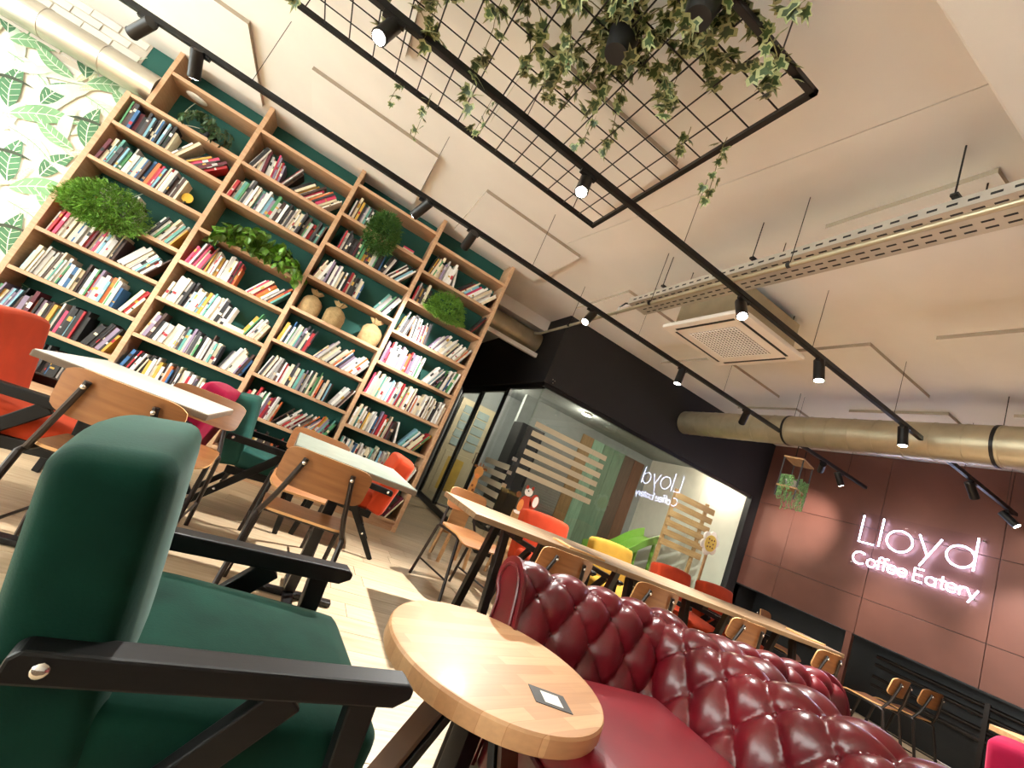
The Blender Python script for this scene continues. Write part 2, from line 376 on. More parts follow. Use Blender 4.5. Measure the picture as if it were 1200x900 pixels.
lamp_o = MB().ball((-2.08+.55, FY+.14-4.85, 3.047-TS/2-.012), .09, 16, 8, (1, .75, .16)).build('puck_lamp', M_WHITE, bc, smooth=True)

# books
PAL = [('white', '#e9e6e0'), ('cream', '#dccfb2'), ('pale grey', '#b9b6b2'), ('black', '#1d1b1d'), ('charcoal', '#3c3a3e'), ('dark brown', '#46302a'), ('red', '#a8202a'), ('pink', '#cf4468'),
       ('blue', '#2f5f8f'), ('sky blue', '#7fb0c4'), ('green', '#4c8a5a'), ('teal', '#5f9c93'), ('orange', '#cf6a34'), ('mustard', '#c49a3e'), ('maroon', '#5f1c2c'), ('mauve', '#8a7a92')]
PM = [mat('book_'+n.replace(' ', '_'), h, .55, var=.1, scale=30) for n, h in PAL]
M_PAGE = mat('book_pages', '#d9ccb2', .9, var=.08, scale=60)
TONE = {'m': [8, 7, 6, 3, 2.5, 2.5, 1.6, 1, 1, 1.2, 1, .8, 1, .8, 1.2, 1.5], 'd': [1.5, 1.5, 1.5, 7, 4, 4, 1.5, .5, 1, 1, .8, .5, 1, .7, 2, 1.5], 'w': [10, 5, 5, 1, 1, .5, .7, .7, .3, 1, .8, 1, .5, .5, .3, .8],
        'p': [8, 6, 3, 1, 1, 2, 2.5, 2.5, .5, .5, .8, 1, 2, .8, 2.5, 1.2], 'b': [7, 6, 5, 2, 2, 1.5, 1.3, .8, 2, 2, 1.2, 1.6, 1, .8, .6, 1]}
# (column, shelf index): tone, segments (from, to, lean degrees)
BK = {(0, 2): ('d', [(.03, .36, -2), (.36, .47, 0), (.50, .56, 25), (.60, 1, 42)]), (0, 3): ('m', [(.03, .74, 3)]),
      (0, 4): ('m', [(.2, .32, 0), (.44, .56, 0), (.68, 1, 16)]), (0, 5): ('m', [(.04, .60, 3), (.62, 1, 26)]), (0, 6): ('b', [(.05, .34, 4), (.34, .80, 0), (.84, 1, 16)]),
      (0, 7): ('d', [(.0, .20, 6), (.20, .70, 0), (.74, 1, 14)]), (0, 8): ('d', [(.05, .9, 0)]),
      (1, 1): ('m', [(.04, .10, 12), (.10, .36, -6), (.38, .45, 20), (.48, 1, 36)]), (1, 2): ('m', [(.02, .52, 3), (.52, .98, 3)]), (1, 4): ('p', [(.03, .2, 8), (.2, .5, 0), (.60, 1, 30)]),
      (1, 5): ('w', [(.03, .60, 4), (.76, 1, 14)]), (1, 6): ('b', [(.03, .3, 7), (.3, .70, 0), (.74, 1, 12)]), (1, 7): ('m', [(.02, .2, 10), (.22, .72, 0), (.74, 1, 14)]), (1, 8): ('d', [(.02, .95, 3)]),
      (2, 1): ('d', [(.05, .28, 0), (.88, 1, 22)]), (2, 2): ('d', [(.10, .62, 0), (.62, .70, 12), (.70, 1, 32)]), (2, 3): ('m', [(.03, .14, 10), (.14, .56, 0), (.58, .63, -16), (.74, 1, 20)]),
      (2, 5): ('m', [(.03, .34, 4), (.42, 1, 26)]), (2, 6): ('m', [(.03, .14, 10), (.14, .74, 1), (.78, 1, 20)]), (2, 7): ('p', [(.02, .36, 5), (.36, .72, 34), (.74, 1, 18)]), (2, 8): ('d', [(.05, .9, 4)]),
      (3, 1): ('w', [(.05, .16, 8), (.16, .36, 0), (.36, .43, -12), (.46, 1, 36)]), (3, 2): ('d', [(.03, .22, 0), (.84, 1, 24)]), (3, 3): ('w', [(.03, .16, 6), (.17, .42, -6), (.46, 1, 24)]),
      (3, 4): ('w', [(.02, .50, 0), (.58, .76, 24), (.76, 1, 8)]), (3, 5): ('w', [(.02, .98, 3)]), (3, 6): ('p', [(.02, .52, 2), (.54, .60, -12), (.64, 1, 28)]), (3, 7): ('w', [(.02, .24, 2), (.26, .6, 0), (.78, 1, 16)]),
      (3, 8): ('d', [(.42, 1, 26)])}
ORD = 'zeroth first second third fourth fifth sixth seventh eighth ninth tenth eleventh twelfth thirteenth fourteenth fifteenth sixteenth seventeenth eighteenth nineteenth twentieth'.split()
TENS = ['', '', 'twenty', 'thirty', 'forty', 'fifty', 'sixty']
def ordw(n):
    if n <= 20: return ORD[n]
    return (TENS[n//10]+'-'+ORD[n % 10]) if n % 10 else TENS[n//10][:-1]+'ieth'
COLN = ['leftmost', 'second', 'third', 'rightmost']
def book_mesh(b, t, h, d, mi, fmat, lab):
    """b: MB, local: spine toward -y at y=0, x 0..t, z 0..h"""
    c = .0022
    def tb(x0, x1, y0, y1, z0, z1, m):
        b.cur = m; n0 = len(b.v); b.bx(x0, x1, y0, y1, z0, z1)
        for i in range(n0, len(b.v)): b.v[i] = tuple(fmat @ Vector(b.v[i]))
    tb(0, c, 0, d, 0, h, mi); tb(t-c, t, 0, d, 0, h, mi); tb(c, t-c, 0, c, 0, h, mi); tb(c, t-c, c, d-.004, .004, h-.005, 16)
    if lab is not None: tb(.0012, t-.0012, -.0006, 0, h*lab[0], h*lab[1], lab[2])
books = []
br = random.Random(21)
for (c, k), (tone, segs) in BK.items():
    x0 = XU[c]+TU/2+.004; x1 = XU[c+1]-TU/2-.006; Wd = x1-x0; zf = ZS[c][k]+TS/2+.0005
    hmax = (ZS[c][k-1]-TS/2) - zf - .02; n = 0; cell = []
    for (a, e, ln) in segs:
        x = x0+a*Wd; xe = min(x0+e*Wd, x1); A = math.radians(ln)
        if ln < 0: x += .2*math.sin(-A)
        while x < xe-.008:
            t = br.choice((.010, .012, .014, .016, .019, .022, .027)) * br.uniform(.9, 1.15); t = min(t, .04)
            h = min(hmax, br.choice((.18, .2, .215, .235, .25)) * br.uniform(.94, 1.06)); d = br.uniform(.13, .19)
            lean = A
            adv = t/math.cos(lean)
            if lean >= 0:
                if x + adv + h*math.sin(lean) > x1: 
                    if x + t < x1 and abs(lean) < .06: lean = 0; adv = t
                    else: break
                if x + adv > xe + .012 and e < 1: break
                mtx = Matrix.Translation((x+t/math.cos(lean), FY+br.uniform(.006, .045), zf)) @ Matrix.Rotation(lean, 4, 'Y') @ Matrix.Translation((-t, 0, 0))
            else:
                if x + adv > xe + .01: break
                mtx = Matrix.Translation((x, FY+br.uniform(.006, .04), zf)) @ Matrix.Rotation(lean, 4, 'Y')
            mi = br.choices(range(16), TONE[tone])[0]
            lab = None
            if br.random() < .55: a0 = br.uniform(.1, .7); lab = (a0, a0+br.uniform(.05, .22), br.choice((0, 1, 3, 6, 13, 2)))
            cell.append((x, t, h, d, mi, mtx, lab, lean)); x += adv + .0006
    cell.sort(key=lambda q: q[0])
    for n, q in enumerate(cell): books.append((c, k, n+1, q))
# flat stacks
for (c, k, fx, cnt, tone) in ((1, 5, .64, 2, 'w'), (2, 1, .72, 2, 'p')):
    x0 = XU[c]+TU/2; Wd = .9; z = ZS[c][k]+TS/2+.0005
    for i in range(cnt):
        t = br.uniform(.016, .024); mi = br.choices(range(16), TONE[tone])[0]
        mtx = Matrix.Translation((x0+fx*Wd+.13-.1*(c == 2)*.0, FY+.02, z)) @ Matrix.Rotation(-PI/2, 4, 'Y') 
        books.append((c, k, 100+i, (x0+fx*Wd, t, .15 if c == 1 else .12, .18, mi, mtx, None, 9))); z += t+.001
def bsize(q):
    c, k, n, (x, t, h, d, mi, mtx, lab, lean) = q
    p = Vector((x, FY, ZS[c][k]+.1-CAMH)); dep = p.dot(Vector(RM[2])); u = 600+FPX*p.dot(Vector(RM[0]))/dep; v = 450+FPX*p.dot(Vector(RM[1]))/dep
    if u < 4 or v < 4 or k == 8: return 0
    if k == 7 and c < 2: return t*h/dep/dep*.3
    return t*h/dep/dep
books.sort(key=bsize, reverse=True)
BM = PM+[M_PAGE]
rest = MB()
for i, (c, k, n, (x, t, h, d, mi, mtx, lab, lean)) in enumerate(books):
    if i < 300:
        b = MB(); b.cur = 0
        mats = [PM[mi], M_PAGE]; li = None
        book_mesh(b, t, h, d, 0, Matrix.Identity(4), (lab[0], lab[1], 2) if lab else None)
        b.m = [1 if q == 16 else q for q in b.m]
        if lab: mats.append(PM[lab[2]] if lab[2] != mi else PM[4])
        o = b.build('book', mats); o.matrix_world = mtx
        sz = ('slim ' if t < .015 else 'thick ' if t > .026 else '')
        if lean == 9: lb = '%s%s book lying flat, %s of the small pile, %s bookcase column' % (sz, PAL[mi][0], ('bottom', 'top')[n-100], COLN[c])
        else: lb = '%s%s%s book, %s from left on the %s shelf down, %s bookcase column' % ('leaning ' if lean > .2 else '', sz, PAL[mi][0], ordw(n), ORD[k+1], COLN[c])
        tag(o, lb, 'book', 'books on the bookcase shelves')
    else:
        book_mesh(rest, t, h, d, mi, mtx, lab)
ro = stuff(rest.build('books', BM)); tag(ro, 'remaining small books standing and leaning along the bookcase shelves', 'books')

# ------------------------------------------------------------------ shelf plants, sacks, small things
def leaf_mesh(name, kind, m):
    b = MB()
    if kind == 'ivy':
        o = [(0, 0), (.28, -.12), (.52, .12), (.30, .30), (.34, .62), (.10, .55), (0, 1), (-.10, .55), (-.34, .62), (-.30, .30), (-.52, .12), (-.28, -.12)]
        f = lambda x, y: -.18*abs(x)-.16*y*y
        vo = [(x, y-.1, f(x, y)) for x, y in o]; vi = [(x*.66, (y-.3)*.66+.2, f(x*.66, y*.66)+.012) for x, y in o]
        n = 12; b.cur = 0; b.add(vi, [tuple(range(n))]); b.cur = 1
        b.add(vo+vi, [(i, (i+1) % n, n+(i+1) % n, n+i) for i in range(n)])
    else:
        pr = ((0, .0), (.12, .2), (.3, .36), (.5, .36), (.7, .25), (.88, .1), (1, 0)) if kind == 'heart' else ((0, 0), (.2, .16), (.45, .22), (.7, .17), (1, 0))
        for i in range(len(pr)-1):
            (t0, w0), (t1, w1) = pr[i], pr[i+1]; z0 = -.35*t0*t0; z1 = -.35*t1*t1
            b.add([(-w0, t0, z0-.35*w0), (0, t0, z0), (0, t1, z1), (-w1, t1, z1-.35*w1)], [(0, 1, 2, 3)])
            b.add([(0, t0, z0), (w0, t0, z0-.35*w0), (w1, t1, z1-.35*w1), (0, t1, z1)], [(0, 1, 2, 3)])
    return b.mesh(name, m, smooth=False)
LIVY = leaf_mesh('ivy_leaf', 'ivy', [M_LEAF, M_LEAFE]); LPOT = leaf_mesh('pothos_leaf', 'heart', M_POTHOS); LSML = leaf_mesh('small_leaf', 'oval', M_SMALL)
pr_ = random.Random(5)
def vine(start, dirs, steps, step, wander, sag, zmin=None):
    p = Vector(start); d = Vector(dirs).normalized(); pts = [p.copy()]
    for i in range(steps):
        d = (d + Vector((pr_.uniform(-1, 1), pr_.uniform(-1, 1), pr_.uniform(-.5, .5)))*wander + Vector((0, 0, -sag*(i/steps)))).normalized()
        p = p + d*step
        if zmin is not None and p.z < zmin: p.z = zmin
        pts.append(p.copy())
    return pts
def leaf_on(me, root, p, s, down=.5):
    put('leaf', me, root, p, (pr_.uniform(-.9, .5)-down, pr_.uniform(-.6, .6), pr_.uniform(0, 2*PI)), s)
def pot(root, r, h, m, n=18):
    MB().lathe([(r*.72, 0), (r*.95, h*.85), (r*1.02, h*.85), (r*1.02, h), (r*.86, h), (r*.8, h*.9), (.001, h*.9)], n=n).build('pot', m, root, smooth=True)
# pothos in the second column
def shelfz(c, k): return ZS[c][k]+TS/2
t = thing('pothos_plant', 'trailing pothos with heart-shaped green leaves spilling over bookcase shelf', 'plant', (-.98, 4.84, shelfz(1, 3)))
pot(t, .075, .11, M_POTW)
lv = 0
for i in range(24):
    a = pr_.uniform(PI*.9, PI*2.1); side = -1 if i % 2 else 1
    if i < 12: pts = vine((0, 0, .11), (side*pr_.uniform(.3, 1), -.55, .75), 10, .042, .18, .75)
    else: pts = vine((0, 0, .11), (side*pr_.uniform(.7, 1.1), -.5, .35), 13, .04, .14, .35)
    pts = [Vector((max(-.47, min(.47, p.x)), max(min(p.y, -.06), -.26) if j > 3 else p.y, min(.31, p.z if p.y < -.16 else max(p.z, .02)))) for j, p in enumerate(pts)]
    MB().tube([tuple(p) for p in pts], .0025, 5).build('vine', M_STEM, t)
    for p in pts[2:]:
        for q in range(1 if pr_.random() < .65 else 2):
            leaf_on(LPOT, t, p+Vector((pr_.uniform(-.02, .02), pr_.uniform(-.03, .0), pr_.uniform(-.01, .03))), pr_.uniform(.06, .11))
for i in range(75):
    a = pr_.uniform(0, 2*PI); q = pr_.random()**.5*.21; leaf_on(LPOT, t, (q*math.cos(a)*1.15, -.10-.09*pr_.random(), .06+abs(q*math.sin(a))*.95*(1 if math.sin(a) > 0 else -.2)), pr_.uniform(.06, .1))
# dark small-leaf plant at the top of the first column
t = thing('shelf_plant', 'small dark-leaved plant trailing from the top shelf beside the duct', 'plant', (-1.86, 4.84, shelfz(0, 1)))
pot(t, .07, .09, M_POT)
for i in range(14):
    sd = pr_.uniform(-1, 1)
    pts = vine((0, 0, .09), (sd, -.6, .8), 9, .036, .2, .9)
    pts = [Vector((max(-.3, min(.3, p.x)), max(p.y, -.24), p.z if p.y < -.15 else max(p.z, .02))) for p in pts]
    MB().tube([tuple(p) for p in pts], .002, 4).build('vine', M_STEM, t)
    for p in pts[2:]: 
        for q in range(2): leaf_on(LSML, t, p+Vector((pr_.uniform(-.025, .025), pr_.uniform(-.02, .02), pr_.uniform(-.02, .02))), pr_.uniform(.045, .07))
# ferns: uncountable fine fronds
def fern(label, x, c, k, rx, up, dn, m, n, seed=1):
    rr = random.Random(seed); z0 = shelfz(c, k); t = thing('potted_fern', label, 'plant', (x, 4.83, z0))
    pot(t, .06, .08, M_POT); b = MB()
    for i in range(n):
        a = rr.uniform(0, 2*PI); e = rr.random()**.5*rr.uniform(.82, 1.12); px = rx*e*math.cos(a); sz = math.sin(a)*e; pz = up*sz if sz > 0 else dn*sz
        py = -.10-.15*math.sqrt(max(0, 1-e*e))*rr.uniform(.3, 1)-.02*rr.random()
        if pz < .01: py = min(py, -.145-.05*rr.random())
        o = Vector((px, py, pz+.01)); d = Vector((px*1.2, -.2+rr.uniform(-.2, .2), pz*.6-.06)).normalized()
        for q in range(5):
            s2 = (d+Vector((rr.uniform(-1, 1), rr.uniform(-1, .6), rr.uniform(-1, .8)))*.9).normalized(); w2 = s2.cross(Vector((rr.uniform(-1, 1), rr.uniform(-1, 1), rr.uniform(-1, 1)))).normalized()*.0032
            L = rr.uniform(.016, .034); o2 = o+d*.007*q
            b.add([o2-w2*.4, o2+s2*L*.5-w2, o2+s2*L, o2+s2*L*.5+w2, o2+w2*.4], [(0, 1, 2, 3, 4)])
    stuff(b.build('fronds', m, t)); return t
fern('large mossy green fern hanging over the leftmost bookcase column', -2.10, 0, 4, .29, .23, .15, M_FERN, 2900, 1)
fern('dark bushy fern on a high shelf of the third bookcase column', -.13, 2, 1, .16, .24, .24, M_FERND, 1900, 2)
fern('light green bushy fern on a shelf of the rightmost bookcase column', .80, 3, 2, .22, .25, .05, M_FERN, 2000, 3)
# burlap sacks
def sack(x, rz, label, s=1.0, flip=False):
    t = thing('coffee_sack', label, 'sack', (x, 4.82, shelfz(2, 4)), rz, 'burlap sacks on the bookcase')
    rr = random.Random(int(x*1000)); b = MB(); n = 20; prof = [(.02, 0), (.085, .0), (.10, .03), (.102, .09), (.095, .14), (.07, .175), (.035, .195), (.024, .205)]
    b.lathe([(r*s, z*s) for r, z in prof], n=n)
    b.v = [(x*(1+.07*math.sin(3*math.atan2(y, x)+z*20)), y*.78*(1+.06*math.sin(5*math.atan2(y, x))), z) for x, y, z in b.v]
    b.build('sack_body', M_SACK, t, smooth=True)
    r = MB(); k = 16; vs = []
    for j in range(3):
        for i in range(k):
            rad = (.022, .042, .06)[j]*s*(1+(.25 if i % 2 else -.2)*(j > 0)); vs.append((rad*math.cos(2*PI*i/k), rad*.6*math.sin(2*PI*i/k), (.205+.022*j)*s+(.008*(i % 3) if j == 2 else 0)))
    r.add(vs, [(j*k+i, j*k+(i+1) % k, (j+1)*k+(i+1) % k, (j+1)*k+i) for j in range(2) for i in range(k)])
    r.build('ruffle', M_SACK, t, smooth=True)
    MB().tube([(.027*s*math.cos(a), .027*s*.8*math.sin(a), .204*s) for a in [2*PI*i/12 for i in range(12)]], .004, 6, True).build('tie', M_STEM, t)
sack(-.41, .3, 'burlap sack at the left end of the sack shelf', 1.0)
sack(-.17, -.2, 'reddish burlap sack in the middle of the sack shelf', 1.02)
sack(.22, .1, 'pale burlap sack leaning at the right end of the sack shelf', 1.1)
t = thing('ornament', 'round brass ornament at the end of a book row', 'ornament', (-1.70, 4.75, shelfz(0, 3)))
MB().cyl((0, 0, .075), (0, .012, .075), .045, n=20).build('disc', M_GOLD, t, smooth=True); MB().cyl((0, .006, 0), (0, .006, .04), .01).box((0, .01, .004), (.06, .04, .008)).build('stand', M_METB, t)

# ------------------------------------------------------------------ ducts
def duct(label, a, b, r, step, m, hang=()):
    t = thing('ventilation_duct', label, 'duct', a); A = Vector((0, 0, 0)); B_ = Vector(b)-Vector(a); L = B_.length; d = B_.normalized()
    MB().cyl(A, B_, r, n=36).build('pipe', m, t, smooth=True)
    s = step*.5
    while s < L: MB().cyl(d*(s-.005), d*(s+.005), r+.004, n=36).build('seam_ring', m, t, smooth=True); s += step
    for h in hang:
        MB().tube([d*h+Vector((0, 0, r))+Vector(q)*0 for q in ((0, 0, 0),)] + [d*h+Vector((0, 0, H-a[2]-.001))], .003, 6).build('hanger_wire', M_METB, t)
        MB().cyl(d*(h-.012), d*(h+.012), r+.006, n=36).build('hanger_band', M_METB, t, smooth=True)
    return t
duct('shiny silver ventilation duct along the wall above the leaf wallpaper', (-4.6, 4.80, 2.86), (-2.305, 4.80, 2.86), .125, .42, M_STEEL)
duct('silver duct crossing the recess right of the bookcase', (1.36, 5.75, 2.93), (2.40, 5.75, 2.93), .15, .16, M_STEELM)
duct('long spiral duct hung below the ceiling in front of copper wall', (4.9, 5.03, 2.80), (4.9, -2.0, 2.80), .175, .22, M_STEELM, (1.62, 3.38, 5.2))
struct(MB().bx(1.36, 2.42, 5.62, 5.95, 3.12, H-.001).build('trim_2', M_CEIL))['label'] = 'white boxed beam above the recess duct'
struct(MB().bx(1.36, 2.42, 5.60, 5.66, 2.70, 2.76).build('trim_3', M_CEIL))['label'] = 'white ledge under the recess duct'

# ------------------------------------------------------------------ tracks and spotlights
def track(label, x0, x1, y, z, hangs):
    t = thing('light_track', label, 'light track', (x0, y, z))
    b = MB(); b.bx(0, x1-x0, -.018, .018, -.004, .034); b.build('rail', M_METB, t, bevel=.002)
    MB().bx(.01, x1-x0-.01, -.006, .006, -.0055, -.004).build('groove', M_POT, t)
    for h in hangs: MB().cyl((h-x0, 0, .034), (h-x0, 0, H-z-.001), .0022, n=6).build('suspension_wire', M_FRAME, t)
    return t
T1Y, T2Y, T1Z, T2Z = 3.42, 2.10, 2.71, 2.745
track('long black light track running in front of the bookcase', -2.6, 6.66, T1Y, T1Z, (-1.28, .0, 1.1, 2.4, 3.7, 5.0, 6.2))
track('long black light track passing under the hanging grid', -3.8, 6.86, T2Y, T2Z, (.3, 1.55, 3.0, 4.24, 5.6, 6.6))
def spotlight(x, y, z, aim, label, watts=None, ang=46, lens=True):
    t = thing('track_spotlight', label, 'spotlight', (x, y, z-.004), 0, 'black spotlights on the tracks')
    MB().bx(-.055, .055, -.014, .014, -.022, 0).build('adapter', M_METB, t, bevel=.002)
    MB().cyl((0, 0, -.022), (0, 0, -.055), .007, n=8).build('stem', M_METB, t)
    p = Vector((0, 0, -.075)); d = (Vector(aim)-Vector((x, y, z))-p).normalized()
    b = MB(); b.cyl(p-d*.075, p+d*.09, .038, n=24); b.cyl(p+d*.09, p+d*.096, .040, .038, n=24); o = b.build('lamp_body', M_METB, t, smooth=True)
    MB().cyl(p+d*.0965, p+d*.098, .031, n=20).build('lens', M_LENS, o)
    wts = SPOT_W if watts is None else watts
    if wts:
        ld = bpy.data.lights.new('spot', 'SPOT'); ld.energy = wts; ld.color = WARM; ld.spot_size = math.radians(ang); ld.spot_blend = 1.0; ld.shadow_soft_size = .03
        lo = bpy.data.objects.new('beam', ld); col.objects.link(lo); lo.parent = t; lo.location = p+d*.105
        lo.rotation_euler = d.to_track_quat('-Z', 'Y').to_euler()
S1 = [(-1.89, (-3.4, 5.0, 1.4), 'aimed at the leaf wallpaper, leftmost on the bookcase track', 36), (-1.58, (-1.35, 4.75, 1.0), 'pointing down at the first bookcase columns', 55),
      (.07, (-.75, 4.75, 1.0), 'hanging upright before the third bookcase column', 60), (.51, (.5, 4.75, 1.75), 'tilted toward the rightmost bookcase column', 95),
      (1.82, (.45, 2.5, 0), 'just left of the air conditioner, on the bookcase track', 330, 75), (3.06, (2.9, 3.4, .0), 'with lit lens in front of the black bulkhead', 220, 75), (4.12, (5.7, 5.15, 1.1), 'left of the spiral duct on the bookcase track', 130, 60),
      (5.66, (6.95, 4.3, 2.1), 'beside the hanging planter', 120), (6.05, (6.95, 3.0, 1.0), 'at the far end of the bookcase track', 60)]
for x, aim, lb, wts, *an in S1: spotlight(x, T1Y, T1Z, aim, 'black track spotlight '+lb, wts*SPOT_W/62, *an)
S2 = [(-.46, (-.7, 1.2, .3), 'under the grid at its left, lens lit', 90, 75), (.76, (.35, .85, .2), 'with bright glare below the grid corner', 30, 70), (2.19, (1.7, .8, .3), 'in front of the air conditioner', 55, 60),
      (3.14, (3.3, 1.6, 0), 'right of the air conditioner', 260, 80), (4.44, (4.6, 1.8, .3), 'in front of the spiral duct', 260, 80), (5.81, (6.9, 1.9, 1.5), 'above the neon sign', 70), (6.7, (6.95, .6, 1.2), 'tilted, at the very end of the grid track', 50)]
for x, aim, lb, wts, *an in S2: spotlight(x, T2Y, T2Z, aim, 'black track spotlight '+lb, wts*SPOT_W/62, *an)

track('black light track behind the viewer', -3.2, 5.2, -.9, T2Z, (-2.6, 0, 2.4, 4.8))  # unseen track, added to carry the fill spotlights
for i, x in enumerate((-1.6, .6, 2.8)): spotlight(x, -.9, T2Z, (x+.15, -.4, 0), 'black track spotlight behind the viewer, %s from the left' % ORD[i+1], 70*SPOT_W/62, 70)  # added fill: their floor bounce brightens the soffit and near ceiling
for i, x in enumerate((-2.3, -3.4)): spotlight(x, T2Y, T2Z, (x-.2, 2.4, 0), 'black track spotlight outside the left edge of the picture, %s' % ('nearer', 'farther')[i], 190*SPOT_W/62, 90)  # added fill: light the unseen left floor so it bounces onto the ceiling
# ------------------------------------------------------------------ hanging grid with ivy
GX0, GX1, GY0, GY1, GZ = -1.55, 1.245, 1.19, 2.87, 3.04
g = thing('hanging_grid', 'black metal mesh grid hung flat under the ceiling with ivy', 'grid', (GX0, GY0, GZ))
gw, gd = GX1-GX0, GY1-GY0
for a, b in (((0, 0, 0), (gw, 0, 0)), ((0, gd, 0), (gw, gd, 0)), ((0, 0, 0), (0, gd, 0)), ((gw, 0, 0), (gw, gd, 0))):
    e = .015; d = (Vector(b)-Vector(a)).normalized()*e
    MB().beam(Vector(a)-d, Vector(b)+d, .03, .03).build('frame_bar', M_METB, g, bevel=.003)
n = 11
rx = MB().cyl((0, 0, 0), (gw, 0, 0), .0042, n=6).mesh('rod', M_METB, smooth=True); ry = MB().cyl((0, 0, 0), (0, gd, 0), .0042, n=6).mesh('rod', M_METB, smooth=True)
for i in range(1, n): put('rod', rx, g, (0, gd*i/n, .004))
nx = round(gw/(gd/n))
for i in range(1, nx): put('rod', ry, g, (gw*i/nx, 0, -.004))
for x, y in ((.5, .02), (gw-.22, .02), (.5, gd-.02), (gw-.22, gd-.02)): MB().cyl((x, y, .01), (x, y, H-GZ-.001), .004, n=6).build('hanger_rod', M_FRAME, g)
ir = random.Random(11); pr_ = random.Random(12)
def ivy(x, y, label, nv, steps, spread, hang=()):
    t = thing('ivy_plant', label, 'plant', (x, y, GZ-.10))
    MB().lathe([(.055, 0), (.075, .12), (.08, .12), (.08, .135), (.068, .135), (.064, .12), (.001, .12)], n=20).build('pot', M_POT, t, smooth=True)
    cnt = 0
    for i in range(nv):
        a = 2*PI*i/nv+ir.uniform(-.3, .3); st = int(steps*ir.uniform(.6, 1.15)); dr = i % 3 == 0
        pts = vine((.05*math.cos(a), .05*math.sin(a), .13), (math.cos(a)*spread[0], math.sin(a)*spread[1], .12), st, .052, .2, .95 if dr else .22, None)
        pts = [Vector((p.x, p.y, p.z if (dr and j > st*.5) else max(p.z, .085))) for j, p in enumerate(pts)]
        MB().tube([tuple(p) for p in pts], .0022, 4).build('vine', M_STEM, t)
        for p in pts[1:]:
            for q in range(2 if ir.random() < .5 else 1):
                if cnt < 262: leaf_on(LIVY, t, p+Vector((ir.uniform(-.035, .035), ir.uniform(-.035, .035), ir.uniform(-.03, .025))), ir.uniform(.055, .095), .2); cnt += 1
    for (hx, hy, hl) in hang:
        pts = vine((hx-x, hy-y, .12), (0, 0, -1), int(hl/.035), .035, .12, .3)
        MB().tube([tuple(p) for p in pts], .002, 4).build('vine', M_STEM, t)
        for p in pts[1:]: leaf_on(LIVY, t, p+Vector((ir.uniform(-.03, .03), ir.uniform(-.03, .03), 0)), ir.uniform(.04, .07), .7); cnt += 1
    for i in range(50):
        if cnt < 298:
            a = ir.uniform(0, 2*PI); rr = ir.uniform(.03, .16); leaf_on(LIVY, t, (rr*math.cos(a), rr*math.sin(a), .13+ir.uniform(-.06, .08)), ir.uniform(.06, .1), .1); cnt += 1
ivy(.47, 1.62, 'lush variegated ivy with black pot in the middle of the grid', 15, 11, (1, 1), ((1.22, 1.62, .42), (1.05, 1.72, .2), (.62, 2.05, .25)))
ivy(.62, 1.27, 'variegated ivy trailing over the near right corner of the grid', 11, 11, (1, 1))
ivy(-.10, 1.72, 'variegated ivy spreading over the left half of the grid', 13, 12, (1, 1), ((-.22, 2.8, .38), (.12, 2.45, .3), (-.42, 2.86, .2)))
ivy(-.72, 2.10, 'sparse variegated ivy trailing over the far left edge of the grid', 9, 12, (1, 1))

# ------------------------------------------------------------------ air conditioner, cable tray, conduit
t = thing('air_conditioner', 'white square ceiling cassette air conditioner with grey grille', 'air conditioner', (2.97, 2.86, 2.90))
MB().bx(-.36, .36, -.36, .36, .04, .33).build('housing', M_STEELM, t)
MB().cushion((0, 0, .02), (.86, .9, .05), .022, n=6).build('cover_panel', M_WHITE, t, smooth=True)
MB().bx(-.25, .25, -.25, .25, -.009, -.004).build('grille_back', M_GRILL, t)
gs = MB().bx(-.25, .25, -.004, .004, -.014, -.009).mesh('grille_slat', M_CPAN)
for i in range(16): put('grille_slat', gs, t, (0, -.24+.032*i, 0))
gs2 = MB().bx(-.003, .003, -.25, .25, -.0135, -.009).mesh('grille_bar', M_CPAN)
for i in range(16): put('grille_bar', gs2, t, (-.24+.032*i, 0, 0))
for sx, sy in ((1, 0), (-1, 0), (0, 1), (0, -1)):
    if sx: MB().bx(sx*.355-.012, sx*.355+.012, -.32, .32, -.0075, -.0035).build('air_slot', M_POT, t)
    else: MB().bx(-.32, .32, sy*.355-.012, sy*.355+.012, -.0075, -.0035).build('air_slot', M_POT, t)
for x, y in ((-.3, .33), (.3, .33), (-.3, -.33), (.3, -.33)): MB().cyl((x, y, .33), (x, y, H-2.90-.001), .005, n=6).build('hanger_rod', M_METB, t)
t = thing('cable_tray', 'perforated zinc cable tray hung on threaded rods', 'cable tray', (2.22, -1.0, 2.93))
TL = 4.35
MB().bx(-.11, .11, 0, TL, -.002, 0).build('tray_base', M_TRAY, t)
for sx in (-1, 1): MB().bx(sx*.11-.0015, sx*.11+.0015, 0, TL, -.002, .06).build('tray_side', M_TRAY, t)
b = MB(); yy = .03
while yy < TL-.06:
    for sx in (-.075, -.025, .025, .075): b.bx(sx-.006, sx+.006, yy, yy+.045, -.0035, -.002)
    for sx in (-1, 1): b.bx(sx*.1125-.001, sx*.1125+.001, yy+.01, yy+.05, .022, .034)
    yy += .075
stuff(b.build('slots', M_POT, t))
for yy in (.9, 2.0, 3.05, 3.9):
    MB().bx(-.14, .14, yy-.015, yy+.015, .061, .075).build('cross_bar', M_METB, t)
    for sx in (-.13, .13): MB().cyl((sx, yy, .06), (sx, yy, H-2.93-.001), .004, n=6).build('threaded_rod', M_METB, t)
for k_ in range(3):
    MB().tube([(-.06+.04*k_, .0, .014), (-.06+.04*k_, 3.2, .014), (-.06+.03*k_, 4.3, .016), (-.09+.02*k_, 4.42, .03), (-.11, 4.47, -.02), (-.115, 4.48, -.1)], .009, 7).build('cable', M_CPAN if k_ else M_METB, t, smooth=True)
